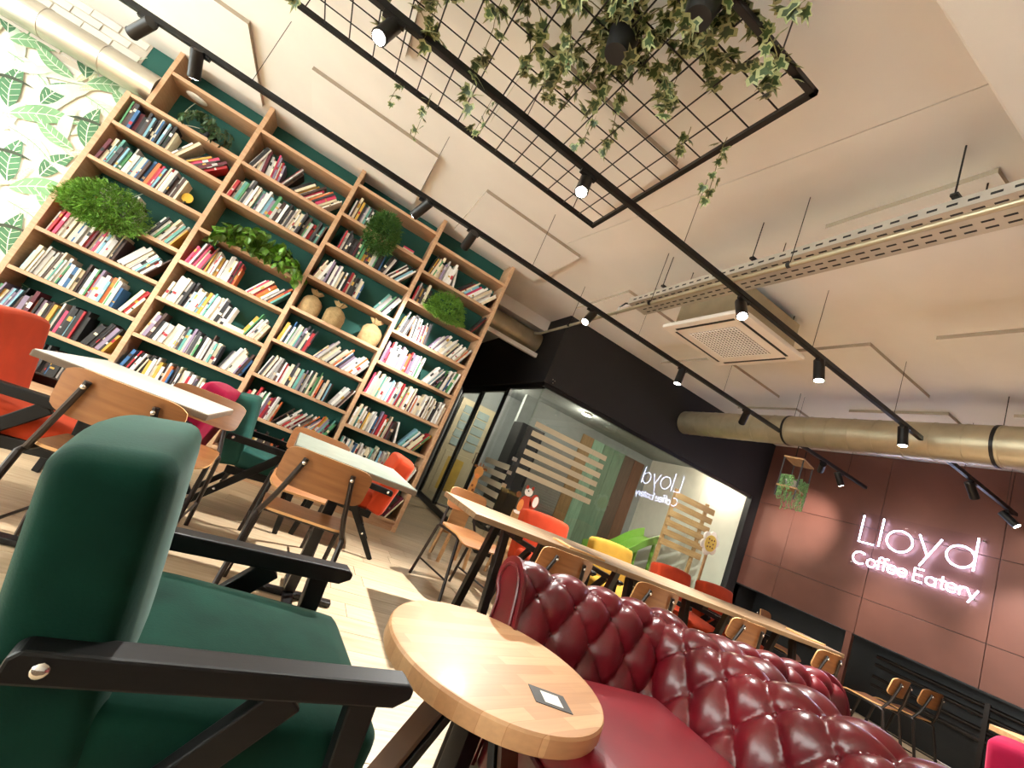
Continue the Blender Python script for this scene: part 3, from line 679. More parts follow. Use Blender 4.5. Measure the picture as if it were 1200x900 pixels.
t = thing('conduit_pipe', 'long straight grey conduit pipe below the cable tray', 'pipe', (2.02, -1.0, 2.79))
MB().tube([(0, 0, 0), (.02, 5.9, 0), (.02, 6.0, .02), (.02, 6.08, .03)], .016, 10).build('pipe', M_STEELM, t, smooth=True)
for yy in (1.3, 2.7, 3.9, 5.2): MB().cyl((.01, yy, .014), (.01, yy, H-2.79-.001), .003, n=6).cyl((.005, yy-.01, 0), (.005, yy+.01, 0), .02, n=10).build('pipe_hanger', M_METB, t)

# ------------------------------------------------------------------ glass playroom
GXC, GYF, GT = 2.45, 5.05, 2.30
struct(MB().bx(GXC-.03, 7.1, GYF, GYF+.10, GT, H-.0005).build('wall_bulkhead', M_BLACK))['label'] = 'black bulkhead above the glass playroom'
struct(MB().bx(GXC-.03, GXC+.07, GYF+.101, 8.6, GT, H-.0005).build('wall_bulkhead_side', M_BLACK))
struct(MB().bx(1.2, 8, 8.6, 8.7, 0, H).build('wall_recess', M_GREYIN))
struct(MB().bx(XE-.1, XE, WY+.125, 8.6, 0, H).build('wall_recess_side', M_BLACK))
wp = struct(MB().bx(3.42, 6.85, 7.6, 7.7, 0, GT+.3).build('wall_playroom', M_GREYIN))
struct(MB().bx(6.85, 6.98, GYF+.12, 7.7, 0, GT+.3).build('wall_playroom_side', M_CREAMIN))
struct(MB().bx(6.80, 7.1, GYF, GYF+.1, 0, GT).build('trim_4', M_BLACK))
struct(MB().bx(GXC+.08, 6.84, GYF+.11, 8.59, GT+.28, GT+.30).build('ceiling_playroom', M_GREYIN))
struct(MB().bx(-5, 8, -3.1, -3, 0, H).build('wall_rear', M_CEIL))
wl = struct(MB().bx(-5.1, -5, -3, 5.1, 0, .35).build('wall_left', M_CEIL)); MB().bx(-5.1, -5, -3, 5.1, 3.15, H).build('lintel', M_CEIL, wl)
w3 = struct(MB().bx(-5.08, -5.02, -3, 5.1, .35, .40).build('window_fill', M_METB)); w3['label'] = 'added unseen fill-light window outside the left edge of the picture'  # added opening, out of view, through which world light fills the room
for i in range(6): MB().bx(-5.08, -5.02, -3+i*1.6-.025, -3+i*1.6+.025, .40, 3.15).build('mullion', M_METB, w3)
for i in range(5): MB().bx(-5.055, -5.045, -3+i*1.6+.03, -3+i*1.6+1.57, .40, 3.15).build('pane', M_GLASS, w3)
# boards on the playroom back wall
bmats = [mat('board_'+n, h, .6, var=.15, scale=2, stretch=(12, 2, 2)) for n, h in (('tan', '#9a7a52'), ('sage', '#6f8a72'), ('brown', '#6b4a34'), ('green', '#8fb39a'), ('umber', '#58483a'))]
x = 4.92; i = 0
while x < 6.6:
    MB().bx(x, x+.285, 7.57, 7.6, 0, GT+.1).build('wall_board', bmats[(i*2+(i % 3)) % 5], wp, bevel=.003); x += .29; i += 1
sh = thing('roller_shutter', 'grey corrugated roller shutter inside the glass playroom', 'shutter', (4.38, 7.5, 0))
for i in range(38): MB().bx(-.48, .48, -.012, .01, .001+.05*i, .001+.05*i+.046).build('shutter_slat', M_SHUT, sh, bevel=.006)
dk = thing('cupboard', 'dark tall cupboard standing inside the glass playroom', 'cupboard', (3.62, 7.38, 0))
MB().bx(-.25, .25, -.2, .2, 0, 2.0).build('body', M_DARK, dk, bevel=.004); MB().bx(-.24, -.005, -.215, -.2, .06, 1.96).build('door', M_DARK, dk, bevel=.003); MB().bx(.005, .24, -.215, -.2, .06, 1.96).build('door', M_DARK, dk, bevel=.003)
# glazing
wi = struct(MB().bx(GXC, 6.80, GYF+.03, GYF+.07, 0, .05).build('window_1', M_METB))
MB().bx(GXC, 6.80, GYF+.02, GYF+.08, GT-.05, GT).build('head_rail', M_METB, wi)
xs = [GXC+.012, 3.55, 4.65, 5.72, 6.80]
for i in range(4): MB().bx(xs[i]+.002, xs[i+1]-.002, GYF+.045, GYF+.055, .05, GT-.05).build('pane', M_GLASS, wi)
for i in range(6):
    z0 = 1.08+.128*i
    MB().bx(2.56, 3.55, GYF+.0435, GYF+.0445, z0, z0+.072).build('film_strip', M_FROST, wi)
    MB().bx(3.553, 3.80, GYF+.0435, GYF+.0445, z0, z0+.072).build('film_strip', M_FROST, wi)
# bolts and corner clamps
for dx, dz in ((.0, .03), (.035, .022), (.018, -.012)): MB().ball((GXC+.08+dx, GYF-.002, GT+.05+dz), .008, 8, 5, (1, .5, 1)).build('bolt', M_CHROME, wi, smooth=True)
for z0 in (.85, 1.02, 1.2): MB().bx(GXC-.012, GXC+.06, GYF+.030, GYF+.044, z0, z0+.05).build('corner_clamp', M_CHROME, wi, bevel=.003)
wi2 = struct(MB().bx(GXC+.02, GXC+.06, GYF+.1, 8.58, 0, .05).build('window_2', M_METB))
MB().bx(GXC+.02, GXC+.07, GYF+.1, 8.58, GT-.06, GT-.001).build('head_rail', M_METB, wi2)
MB().bx(GXC+.035, GXC+.045, GYF+.06, 6.12, .05, GT-.06).build('pane', M_GLASS, wi2)
for i in range(6): MB().bx(GXC+.032, GXC+.034, GYF+.1, 6.0, .42+.128*i, .42+.128*i+.075).build('film_strip', M_FROST, wi2)
def sdoor(n, x, y0, y1, label):
    d = struct(MB().bx(x-.02, x+.02, y0, y0+.06, .051, GT-.061).build('door_%d' % n, M_METB)); d['label'] = label
    MB().bx(x-.02, x+.02, y1-.06, y1, .051, GT-.061).build('stile', M_METB, d)
    MB().bx(x-.02, x+.02, y0+.061, y1-.061, .051, .11).build('rail', M_METB, d); MB().bx(x-.02, x+.02, y0+.061, y1-.061, GT-.13, GT-.061).build('rail', M_METB, d)
    MB().bx(x-.005, x+.005, y0+.06, y1-.06, .11, GT-.13).build('pane', M_GLASS, d)
    MB().tube([(x-.02, y0+.03, .95), (x-.06, y0+.03, .97), (x-.06, y0+.03, 1.13), (x-.02, y0+.03, 1.15)], .008, 8).build('handle', M_CHROME, d, smooth=True)
sdoor(1, GXC-.01, 6.14, 7.30, 'black framed glass sliding door, nearer of two')
sdoor(2, GXC+.04, 7.28, 8.50, 'black framed glass sliding door behind the bookcase end')
# panelled door with panes standing inside the playroom, seen through the sliding door
d = struct(MB().bx(2.56, 3.34, 8.54, 8.58, 0, 2.12).build('door_3', M_DOORP)); d['label'] = 'cream panelled door with glazed upper panes seen through the sliding door'
for i in range(5):
    for j in range(2): MB().bx(2.66+j*.31, 2.93+j*.31, 8.525, 8.539, 1.15+.175*i, 1.30+.175*i).build('pane', mat('pane_grey', '#9fb0ae', .2, var=.1), d, bevel=.003)
MB().bx(2.66, 3.24, 8.525, 8.539, .15, 1.02).build('panel', M_DOORP, d, bevel=.01)
MB().bx(2.76, 3.12, 8.521, 8.524, .25, .92).build('poster', mat('poster_yellow', '#c9a53a', .7, var=.15, scale=6), d)
# timber slat screen behind the right panes
t = thing('slat_screen', 'pale timber slat screen on a post inside the glass', 'screen', (5.80, GYF+.16, 0))
for i in range(6): MB().bx(-.46, .46, -.012, .012, .98+.148*i, .98+.148*i+.095).build('slat', M_PINE, t, bevel=.003)
for x in (-.42, .3): MB().bx(x-.03, x+.03, .013, .05, 0, 1.86).build('post', M_PINE, t, bevel=.003)
# slide
t = thing('play_slide', 'green plastic toddler slide inside the glass playroom', 'slide', (4.75, 5.85, 0), .15)
b = MB(); prf = [(-.21, .13), (-.2, .14), (-.17, .0), (.17, .0), (.2, .14), (.21, .13), (.19, -.02), (-.19, -.02)]; NS = 22; vs = []
for i in range(NS+1):
    s = i/NS; x = -.1+1.35*s; zc = .42+.55*(1/(1+math.exp(-9*(s-.55))))+.10*math.sin(s*PI*2.2)*.5
    vs += [(x, yy, zc+zz) for yy, zz in prf]
b.add(vs, [(i*8+j, (i+1)*8+j, (i+1)*8+(j+1) % 8, i*8+(j+1) % 8) for i in range(NS) for j in range(8)]+[tuple(range(8)), tuple(range(NS*8+7, NS*8-1, -1))])
b.build('chute', M_SLIDE, t, smooth=True)
for x in (.0, 1.15):
    for yy in (-.16, .16): MB().beam((x, yy, (.40 if x < .5 else .94)), (x+(.06 if x > .5 else -.04), yy, 0), .04, .05).build('leg', M_SLIDE, t, bevel=.005)
# lamps inside the playroom
def inlamp(x, y, e, label, r=.09):
    t = thing('ceiling_lamp', label, 'lamp', (x, y, GT+.24)); MB().cyl((0, 0, 0), (0, 0, .04), r, n=24).build('housing', M_WHITE, t, smooth=True)
    MB().cyl((0, 0, -.006), (0, 0, 0), r*.85, n=24).build('diffuser', mat('lamp_diffuser', '#ffffff', .5, var=0, emit='#ffeeda', estr=18.), t)
    ld = bpy.data.lights.new('lamp', 'POINT'); ld.energy = e; ld.color = (1, .88, .74); ld.shadow_soft_size = .08; lo = bpy.data.objects.new('glow', ld); col.objects.link(lo); lo.parent = t; lo.location = (0, 0, -.12)
inlamp(6.5, 5.6, 20, 'small round ceiling lamp lighting the cream side wall')
inlamp(4.2, 6.6, 9, 'small round ceiling lamp in the middle of the playroom')
inlamp(2.8, 7.55, 34, 'small round ceiling lamp beyond the sliding door')

# ------------------------------------------------------------------ copper wall, sign
wr = struct(MB().bx(7.02, 7.1, -3, 5.05, .9, H).build('wall_right', M_DARK))
ys = [5.048, 4.45, 3.35, 2.2, 1.0, -.4, -2.0]; zs = [.9, 1.36, 2.27, H-.002]
for i in range(len(ys)-1):
    for j in range(3): MB().bx(7.0, 7.02, ys[i+1]+.003, ys[i]-.003, zs[j]+.003, zs[j+1]-.003).build('wall_panel', M_COPPER, wr, bevel=.002)
struct(MB().bx(7.55, 7.6, -3, 5.4, 0, .95).build('wall_right_lower', M_DARK)); struct(MB().bx(7.0, 7.55, 5.05, 5.1, 0, .95).build('trim_5', M_BLACK))
struct(MB().bx(7.02, 7.6, -3, 5.05, .88, .899).build('trim_6', M_DARK))
for yy in (3.4, 1.55): struct(MB().bx(7.0, 7.06, yy-.035, yy+.035, 0, .9).build('trim_7', M_COPPER))['label'] = 'copper clad post under the wall panels'
t = thing('heating_pipes', 'grey pipes running low along the dark recess', 'pipes', (7.3, 0, 0))
for z in (.42, .52, .66, .76): MB().cyl((0, -2, z), (0, 3.2, z), .022, n=10).build('pipe', M_FRAME, t, smooth=True)
for yy in (-1.0, .6, 2.2): MB().bx(-.03, .0, yy-.02, yy+.02, 0, .8).build('bracket', M_FRAME, t)
t = thing('neon_sign', 'white neon sign reading Lloyd Coffee Eatery on clear acrylic', 'sign', (6.955, 2.93, 2.09))
def SP(u, v): return (0, -(u+2.93), v-2.09)      # u runs to the viewer's right (u = -y)
MB().bx(.0, .006, -.64, .64, -.37, .37).build('acrylic_sheet', M_ACRYL, t, bevel=.001)
for yy, zz in ((-.6, .33), (.6, .33), (-.6, -.33), (.6, -.33)): MB().cyl((-.004, yy, zz), (.045, yy, zz), .01, n=10).build('standoff', M_CHROME, t, smooth=True)
def arc(cu, cv, r, a0, a1, n=20, rv=None): return [(cu+r*math.cos(math.radians(a0+(a1-a0)*i/n)), cv+(rv or r)*math.sin(math.radians(a0+(a1-a0)*i/n))) for i in range(n+1)]
def letter(name, strokes, r):
    b = MB()
    for s_, closed in strokes: b.tube([Vector(SP(*p))+Vector((-.014, 0, 0)) for p in s_], r, 8, closed)
    b.build('letter', M_NEON, t, smooth=True)
r1 = .0085
letter('L', [([(-3.5, 2.41), (-3.5, 2.05), (-3.33, 2.05)], False)], r1)
letter('l', [([(-3.275, 2.42), (-3.275, 2.05)], False)], r1)
letter('o', [(arc(-3.07, 2.18, .133, 0, 351, 30), True)], r1)
letter('y', [([(-2.885, 2.325), (-2.775, 2.08)], False), ([(-2.675, 2.325), (-2.835, 1.955)], False)], r1)
letter('d', [(arc(-2.495, 2.185, .122, 0, 351, 30), True), ([(-2.372, 2.435), (-2.372, 2.06)], False)], r1)
r2 = .0075; bz = 1.765; xh = .095
def le_o(u): return [(arc(u, bz+xh/2, .047, 0, 345, 16), True)]
def le_e(u): return [([(u-.044, bz+xh/2), (u+.044, bz+xh/2)]+arc(u, bz+xh/2, .047, 15, 320, 16), False)]
def le_f(u): return [([(u+.035, bz+.152), (u+.012, bz+.155), (u-.005, bz+.14), (u-.005, bz)], False), ([(u-.03, bz+xh), (u+.03, bz+xh)], False)]
letter('C', [(arc(-3.445, 1.84, .078, 50, 310, 18), False)], r2)
letter('o', le_o(-3.308), r2); letter('f', le_f(-3.225), r2); letter('f', le_f(-3.165), r2); letter('e', le_e(-3.085), r2); letter('e', le_e(-2.978), r2)
letter('E', [([(-2.78, bz+.15), (-2.865, bz+.15), (-2.865, bz), (-2.78, bz)], False), ([(-2.865, bz+.078), (-2.79, bz+.078)], False)], r2)
letter('a', [(arc(-2.705, bz+xh/2, .045, 0, 345, 16), True), ([(-2.66, bz+xh), (-2.66, bz)], False)], r2)
letter('t', [([(-2.605, bz+.14), (-2.605, bz+.01), (-2.58, bz)], False), ([(-2.635, bz+xh), (-2.575, bz+xh)], False)], r2)
letter('e', le_e(-2.52), r2)
letter('r', [([(-2.45, bz+xh), (-2.45, bz)], False), ([(-2.45, bz+.06), (-2.43, bz+.09), (-2.405, bz+xh)], False)], r2)
letter('y', [([(-2.395, bz+xh), (-2.352, bz+.005)], False), ([(-2.305, bz+xh), (-2.37, bz-.055)], False)], r2)
# hanging planter
t = thing('hanging_planter', 'black framed hanging planter with trailing succulents by copper wall', 'planter', (5.22, T1Y, 2.03), .25)
for sx in (-1, 1):
    for sy in (-1, 1): MB().beam((sx*.17, sy*.10, 0), (sx*.17, sy*.10, .50), .012, .012).build('frame_rod', M_METB, t)
MB().bx(-.18, .18, -.11, .11, .48, .50).build('top_board', M_PINE, t, bevel=.002); MB().bx(-.18, .18, -.11, .11, .12, .14).build('shelf_board', M_PINE, t, bevel=.002)
for sx in (-.14, .14): MB().cyl((sx, 0, .5), (sx, 0, T1Z-2.03-.004), .006, n=8).build('hanger', M_METB, t)
sr = random.Random(9)
for px_ in (-.09, .09):
    p_ = thing('trailing_succulent', 'green trailing succulent in the hanging planter, %s pot' % ('right' if px_ > 0 else 'left'), 'plant', (5.22+px_*math.cos(.25), T1Y+px_*math.sin(.25), 2.17), .25)
    pot(p_, .06, .09, M_POTW, 14); b = MB()
    for i in range(26):
        a = sr.uniform(0, 2*PI); L = sr.uniform(.05, .42) if i % 3 else sr.uniform(.3, .5); x = .05*math.cos(a); y = .05*math.sin(a)
        ns = int(L/.014)+3
        for j in range(ns):
            s = j/ns; o = 1+.9*min(1, s*4); z = .10+.05*math.sin(min(1, s*3)*PI*.6)-L*max(0, s-.12)
            b.ball((x*o+sr.uniform(-.012, .012), y*o*1.2+sr.uniform(-.012, .012), z), sr.uniform(.006, .011), 5, 3)
    stuff(b.build('beads', mat('succulent', '#7fae6a', .45, var=.25, scale=20), p_, smooth=True))

# ------------------------------------------------------------------ armchair (local +x is the front)
def make_armchair(label, cloth, loc, rz):
    t = thing('armchair', label, 'armchair', loc, rz, 'velvet armchairs with black wooden arms')
    MB().cushion((.04, 0, .375), (.51, .50, .13), .045, .012, 10, rotY(.07)).build('seat', cloth, t, smooth=3.)
    def tp(q, p):
        q.x += .012*(1-p[1]**2)*p[0]; q.z += .018*(1-p[1]**2)*(p[2] > 0)*p[2]; return q
    MB().cushion((-.272, 0, .55), (.15, .52, .465), .036, 0., 12, rotY(-.20), tp).build('backrest', cloth, t, smooth=3.)
    for s in (-1, 1):
        y = s*.272
        arm = [(-.305, .012), (-.295, .022), (.27, .022), (.285, .012), (.285, -.004), (.255, -.022), (-.305, -.022)]
        b = MB(); b.prism([(x, z+.515+.02*x) for x, z in arm], (0, y+.026, 0), (1, 0, 0), (0, 0, 1), .052); b.build('armrest', M_BWOOD, t, bevel=.005)
        MB().beam((.20, y, .497), (.245, y, 0), .032, .055, (1, 0, 0), .026, .035).build('leg', M_BWOOD, t, bevel=.004)
        MB().beam((.07, y, .497), (-.36, y, 0), .032, .06, (0, 0, 1), .026, .036).build('leg', M_BWOOD, t, bevel=.004)
        MB().ball((-.265, y+s*.027, .51), .011, 12, 6, (1, .5, 1)).build('bolt', M_CHROME, t, smooth=True)
        MB().ball((-.22, y+s*.017, .165), .009, 10, 6, (1, .5, 1)).build('bolt', M_CHROME, t, smooth=True)
        MB().beam((-.22, y-s*.02, .30), (.21, y-s*.02, .325), .022, .05).build('seat_rail', M_BWOOD, t, bevel=.003)
    MB().beam((.20, -.25, .315), (.20, .25, .315), .022, .05).build('cross_rail', M_BWOOD, t, bevel=.003)
    MB().beam((-.2, -.25, .20), (-.2, .25, .20), .022, .045).build('cross_rail', M_BWOOD, t, bevel=.003)
    return seal(t)
def rematch(m): return {'velvet_green': m}
A0 = make_armchair('dark green velvet armchair with black wooden arms in the foreground', M_VGREEN, (.085, 1.11, 0), math.radians(8))
AG = 'velvet armchairs with black wooden arms'
dup(A0, (-.06, 3.72, 0), .04, 'sea green velvet armchair standing between two tables by the bookcase', AG, rematch(M_VGREEN2))
dup(A0, (-.97, 2.72, 0), .08, 'orange velvet armchair at the left end of the white table', AG, rematch(M_VORANGE))
dup(A0, (.56, 3.82, 0), PI-.05, 'orange velvet armchair against the right end of the bookcase', AG, rematch(M_VORANGE))
dup(A0, (-.80, 3.52, 0), PI-.1, 'magenta velvet armchair at the right end of the white table', AG, rematch(M_VPINK))
dup(A0, (2.36, 3.42, 0), -PI/2, 'orange velvet armchair on the far side of the long table, below the squirrel', AG, rematch(M_VORANGE))
dup(A0, (3.22, 3.42, 0), -PI/2, 'mustard velvet armchair on the far side of the long table', AG, rematch(M_VYEL))
dup(A0, (4.12, 3.42, 0), -PI/2, 'orange velvet armchair next to the mustard one at the long table', AG, rematch(M_VORANGE))
dup(A0, (4.85, 3.42, 0), -PI/2, 'orange velvet armchair at the far right end of the long table', AG, rematch(M_VORANGE))
dup(A0, (3.62, .74, 0), .1, 'magenta velvet armchair in the bottom right corner', AG, rematch(M_VPINK))

# ------------------------------------------------------------------ school chair (local +y is the front)
def sheet(fn, nu, nv, th):
    b = MB(); vs = []; 
    for k in (0, 1):
        for i in range(nu+1):
            for j in range(nv+1): vs.append(fn(i/nu*2-1, j/nv*2-1, k*th))
    K = (nu+1)*(nv+1); ix = lambda k, i, j: k*K+i*(nv+1)+j; fs = []; em = []
    for i in range(nu):
        for j in range(nv):
            fs.append((ix(1, i, j), ix(1, i+1, j), ix(1, i+1, j+1), ix(1, i, j+1))); fs.append((ix(0, i, j), ix(0, i, j+1), ix(0, i+1, j+1), ix(0, i+1, j))); em += [0, 0]
    for i in range(nu):
        for j, f in ((0, 1), (nv, 0)):
            q = (ix(0, i, j), ix(0, i+1, j), ix(1, i+1, j), ix(1, i, j)); fs.append(q if f else q[::-1]); em.append(1)
    for j in range(nv):
        for i, f in ((0, 0), (nu, 1)):
            q = (ix(0, i, j), ix(0, i, j+1), ix(1, i, j+1), ix(1, i, j)); fs.append(q if not f else q[::-1]); em.append(1)
    b.add(vs, fs); b.m = em; return b
def sq(u, v, r=.25):
    """square [-1,1]^2 with rounded corners"""
    k = 1-r
    if abs(u) > k and abs(v) > k:
        du, dv = abs(u)-k, abs(v)-k; m = max(du, dv); h = math.hypot(du, dv)
        u = math.copysign(k+du*m/h, u); v = math.copysign(k+dv*m/h, v)
    return u, v
def make_chair(label, loc, rz):
    t = thing('school_chair', label, 'chair', loc, rz, 'beech school chairs')
    def seat(u, v, w):
        u, v = sq(u, v, .35); x = u*(.195+.012*v); y = v*.19; z = .445-.012*(1-u*u)*(1-v*v)-.05*max(0, v-.45)**2*3+.012*max(0, -v-.5); return (x, y, z+w)
    sheet(seat, 14, 14, .011).build('seat', [M_PLY, M_PLYE], t, smooth=.5)
    def back(u, v, w):
        u, v = sq(u, v, .4); x = u*.195; z = .662+v*.085; y = -.205-.035*v*.5+.034*(1-u*u)*-1+w; return (x, y, z)
    sheet(back, 14, 8, .010).build('backrest', [M_PLY, M_PLYE], t, smooth=.5)
    for s in (-1, 1):
        MB().tube([(s*.105, -.252, .712), (s*.108, -.25, .69), (s*.15, -.215, .53), (s*.185, -.17, .43)], .0115, 8).build('back_bar', M_FRAME, t, smooth=True)
        MB().ball((s*.106, -.262, .692), .009, 10, 6).build('bolt', M_CHROME, t, smooth=True)
        MB().tube([(s*.18, .0, .437), (s*.185, -.165, .432), (s*.19, -.185, .42), (s*.20, -.27, .0)], .0125, 8).build('leg', M_FRAME, t, smooth=True)
        MB().tube([(s*.18, -.02, .437), (s*.185, .10, .432), (s*.19, .125, .42), (s*.20, .215, .0)], .0125, 8).build('leg', M_FRAME, t, smooth=True)
        MB().tube([(s*.1955, -.226, .14), (s*.1955, .172, .14)], .007, 6).build('side_stretcher', M_FRAME, t, smooth=True)
    MB().tube([(-.185, -.1, .43), (.185, -.1, .43)], .009, 6).build('cross_bar', M_FRAME, t, smooth=True)
    MB().tube([(-.185, .1, .425), (.185, .1, .425)], .009, 6).build('cross_bar', M_FRAME, t, smooth=True)
    return seal(t)
CG = 'beech school chairs'
C0 = make_chair('beech school chair with its back to us at the grey-topped table', (.215, 2.33, 0), math.radians(-3))
dup(C0, (.20, 3.05, 0), PI+.05, 'beech school chair on the far side of the grey-topped table', CG)
dup(C0, (-.535, 2.2, 0), math.radians(-2), 'beech school chair behind the foreground armchair at the white table', CG)
dup(C0, (-.48, 2.85, 0), PI, 'beech school chair on the far side of the white table', CG)
dup(C0, (1.50, 3.30, 0), PI+.25, 'beech school chair at the left end of the long table, giraffe behind', CG)
for x, lb in ((1.66, 'beech school chair just above the red sofa arm, back to us'), (2.42, 'second beech school chair along the near side of the long table'), (3.37, 'third beech school chair along the near side of the long table'),
              (4.40, 'fourth beech school chair along the near side of the long table'), (5.57, 'beech school chair just past the right end of long table'), (6.2, 'smallest beech school chair, farthest right of the row')):
    dup(C0, (x, 2.44, 0), R.uniform(-.08, .08), lb, CG).scale = (.96,)*3
dup(C0, (5.55, 3.3, 0), PI+.3, 'beech school chair beyond the right end of the long table', CG)

# ------------------------------------------------------------------ tables
def ped_table(label, x0, x1, y0, y1, top):
    cx, cy = (x0+x1)/2, (y0+y1)/2; t = thing('cafe_table', label, 'table', (cx, cy, 0)); a, b_ = (x1-x0)/2, (y1-y0)/2
    MB().bx(-a, a, -b_, b_, .715, .739).build('table_edge', M_TEDGE, t, bevel=.003)
    MB().bx(-a+.004, a-.004, -b_+.004, b_-.004, .739, .742).build('table_top', top, t)
    MB().bx(-.026, .026, -.026, .026, .03, .7).build('column', M_METB, t, bevel=.003)
    MB().bx(-.15, .15, -.15, .15, .70, .715).build('top_plate', M_METB, t)
    for k_ in range(2): MB().beam(*(((-.22, 0, .016), (.22, 0, .016)) if k_ else ((0, -.22, .016), (0, .22, .016))), .05, .024).build('foot_bar', M_METB, t, bevel=.004)
    for x, y in ((.2, 0), (-.2, 0), (0, .2), (0, -.2)): MB().cyl((x, y, 0), (x, y, .004), .02, n=10).build('glide', M_POT, t)
ped_table('square cafe table with worn grey top on black pedestal', .03, .63, 2.16, 2.86, M_GREYTOP)
ped_table('square cafe table with white printed top behind foreground armchair', -.86, -.30, 2.04, 2.64, M_WHITETOP)
for i, (x0, x1, lb) in enumerate(((1.08, 2.2, 'left'), (2.203, 3.55, 'middle'), (3.553, 5.0, 'right'))):
    t = thing('long_table', 'long wooden plank table behind the sofa, %s section' % lb, 'table', ((x0+x1)/2, 2.74, 0), 0, 'wooden tables in a row')
    a = (x1-x0)/2
    for k_ in range(4): MB().bx(-a, a, -.32+.16*k_+.0008, -.16+.16*k_-.0008, .682, .717).build('plank', M_LTAB, t, bevel=.003)
    for sx in (-1, 1):
        MB().bx(sx*(a-.36)-.03, sx*(a-.36)+.03, -.26, .26, .65, .682).build('support', M_METB, t)
        for sy in (-.15, .15): MB().beam((sx*(a-.36), sy*.5, .65), (sx*(a-.36), sy*1.4, 0), .05, .05).build('leg', M_METB, t, bevel=.004)
t = thing('side_table', 'pale wooden table top in the bottom right corner', 'table', (5.35, 1.05, 0))
MB().bx(-.65, .65, -.35, .35, .71, .745).build('table_top', M_PINE, t, bevel=.003)
for sx in (-.55, .55):
    for sy in (-.28, .28): MB().bx(sx-.025, sx+.025, sy-.025, sy+.025, 0, .71).build('leg', M_METB, t)
for i, (x, y, rz, lb) in enumerate(((1.95, 2.55, .05, 'wooden menu clipboard lying at the edge of the long table'), (4.7, 2.6, .1, 'wooden menu clipboard on the right part of the long table'))):
    b = thing('menu_board', lb, 'menu', (x, y, .7175), rz); MB().bx(-.16, .16, -.1, .1, 0, .012).build('board', M_PLYE, b, bevel=.002); MB().bx(-.1, .12, -.07, .07, .0125, .0135).build('sheet', M_TEDGE, b)
# round table
t = thing('round_table', 'low round butcher-block table in front of the red sofa', 'table', (.76, 1.18, 0), math.radians(18))
b = MB(); n = 72; rr = .325
b.lathe([(.001, .448), (rr-.012, .448), (rr-.003, .451), (rr, .458), (rr, .491), (rr-.004, .498), (rr-.012, .5), (.001, .5)], n=n); b.build('table_top', M_ROUND, t, smooth=.5)
MB().bx(-.03, .03, -.03, .03, .03, .44).build('column', M_METB, t, bevel=.003); MB().cyl((0, 0, .43), (0, 0, .448), .14, n=24).build('top_plate', M_METB, t)
for k_ in range(3):
    a = 2*PI*k_/3+PI-.314; d = Vector((math.cos(a), math.sin(a), 0)); s_ = Vector((-d.y, d.x, 0))
    MB().beam(d*.06+Vector((0, 0, .435)), d*.25, .10, .022, d).build('leg', M_METB, t, bevel=.003)
    MB().beam(d*.085+Vector((0, 0, .435)), d*.275, .09, .012, d).build('leg_facing', mat('walnut_facing', '#4a3020', .4, var=.2), t, bevel=.002)
c = thing('table_card', 'small dark card with a white square on the round table', 'card', (.845, 1.005, .5002), math.radians(-14))
MB().bx(-.052, .052, -.04, .04, 0, .0015).build('card', mat('card_dark', '#3a3632', .5, var=.2, scale=30), c); MB().bx(-.022, .03, -.026, .026, .0015, .0019).build('white_square', M_POTW, c)

# ------------------------------------------------------------------ chesterfield sofa (local: back at +x, faces -x, length along y)
def resample(P, n):
    Q = [Vector((p[0], p[1], 0)) for p in P]; S = []
    for i in range(len(Q)-1):
        a = Q[max(0, i-1)]; b = Q[i]; c = Q[i+1]; d = Q[min(len(Q)-1, i+2)]
        for k in range(12):
            t = k/12; S.append(.5*((2*b)+(c-a)*t+(2*a-5*b+4*c-d)*t*t+(3*b-a-3*c+d)*t**3))
    S.append(Q[-1]); L = [0]
    for i in range(1, len(S)): L.append(L[-1]+(S[i]-S[i-1]).length)
    out = []; j = 0
    for i in range(n+1):
        s = L[-1]*i/n
        while j < len(L)-2 and L[j+1] < s: j += 1
        f = (s-L[j])/max(1e-9, L[j+1]-L[j]); out.append((S[j].lerp(S[j+1], min(1, f)), s))
    return out
PROF = [(.15, .30), (.195, .43), (.225, .53), (.245, .60), (.275, .66), (.325, .70), (.385, .708), (.44, .685), (.472, .635), (.462, .58), (.425, .55), (.405, .50), (.40, .38), (.40, .09)]
W0, SV, NQ, SU = .10, .125, 3, .19
def tufted(length, place, u0, top_end, nu, nv=84):
    """place(u, a, z) maps length position and profile point to local space"""
    pf = resample(PROF, nv); vs = []
    for i in range(nu+1):
        u = u0+length*i/nu
        for j, (p, w) in enumerate(pf):
            a = pf[max(0, j-1)][0]; b = pf[min(nv, j+1)][0]; tg = (b-a).normalized(); nrm = Vector((-tg.y, tg.x, 0))
            q = (w-W0)/SV; pp = u/SU
            if q < 0: h = abs(math.sin(PI*pp))**.6*.8
            elif q > NQ:
                h = abs(math.sin(PI*(pp+(NQ % 2)*.5)))**.7; fade = max(0, 1-(q-NQ)/3.2); h = h*fade+(1-fade)*1.0
            else:
                h = (abs(math.sin(PI*(pp+q/2)))*abs(math.sin(PI*(pp-q/2))))**.5
                for r in (math.floor(q), math.floor(q)+1):
                    if 0 <= r <= NQ:
                        du = (pp-(r % 2)*.5); du -= round(du); dist = math.hypot(du*SU, (q-r)*SV); h -= .55*math.exp(-(dist/.016)**2)
            p2 = p+nrm*(.036*(h-1)); vs.append(place(u, p2.x, p2.y))
    K = nv+1; return vs, [(i*K+j, i*K+j+1, (i+1)*K+j+1, (i+1)*K+j) for i in range(nu) for j in range(nv)]
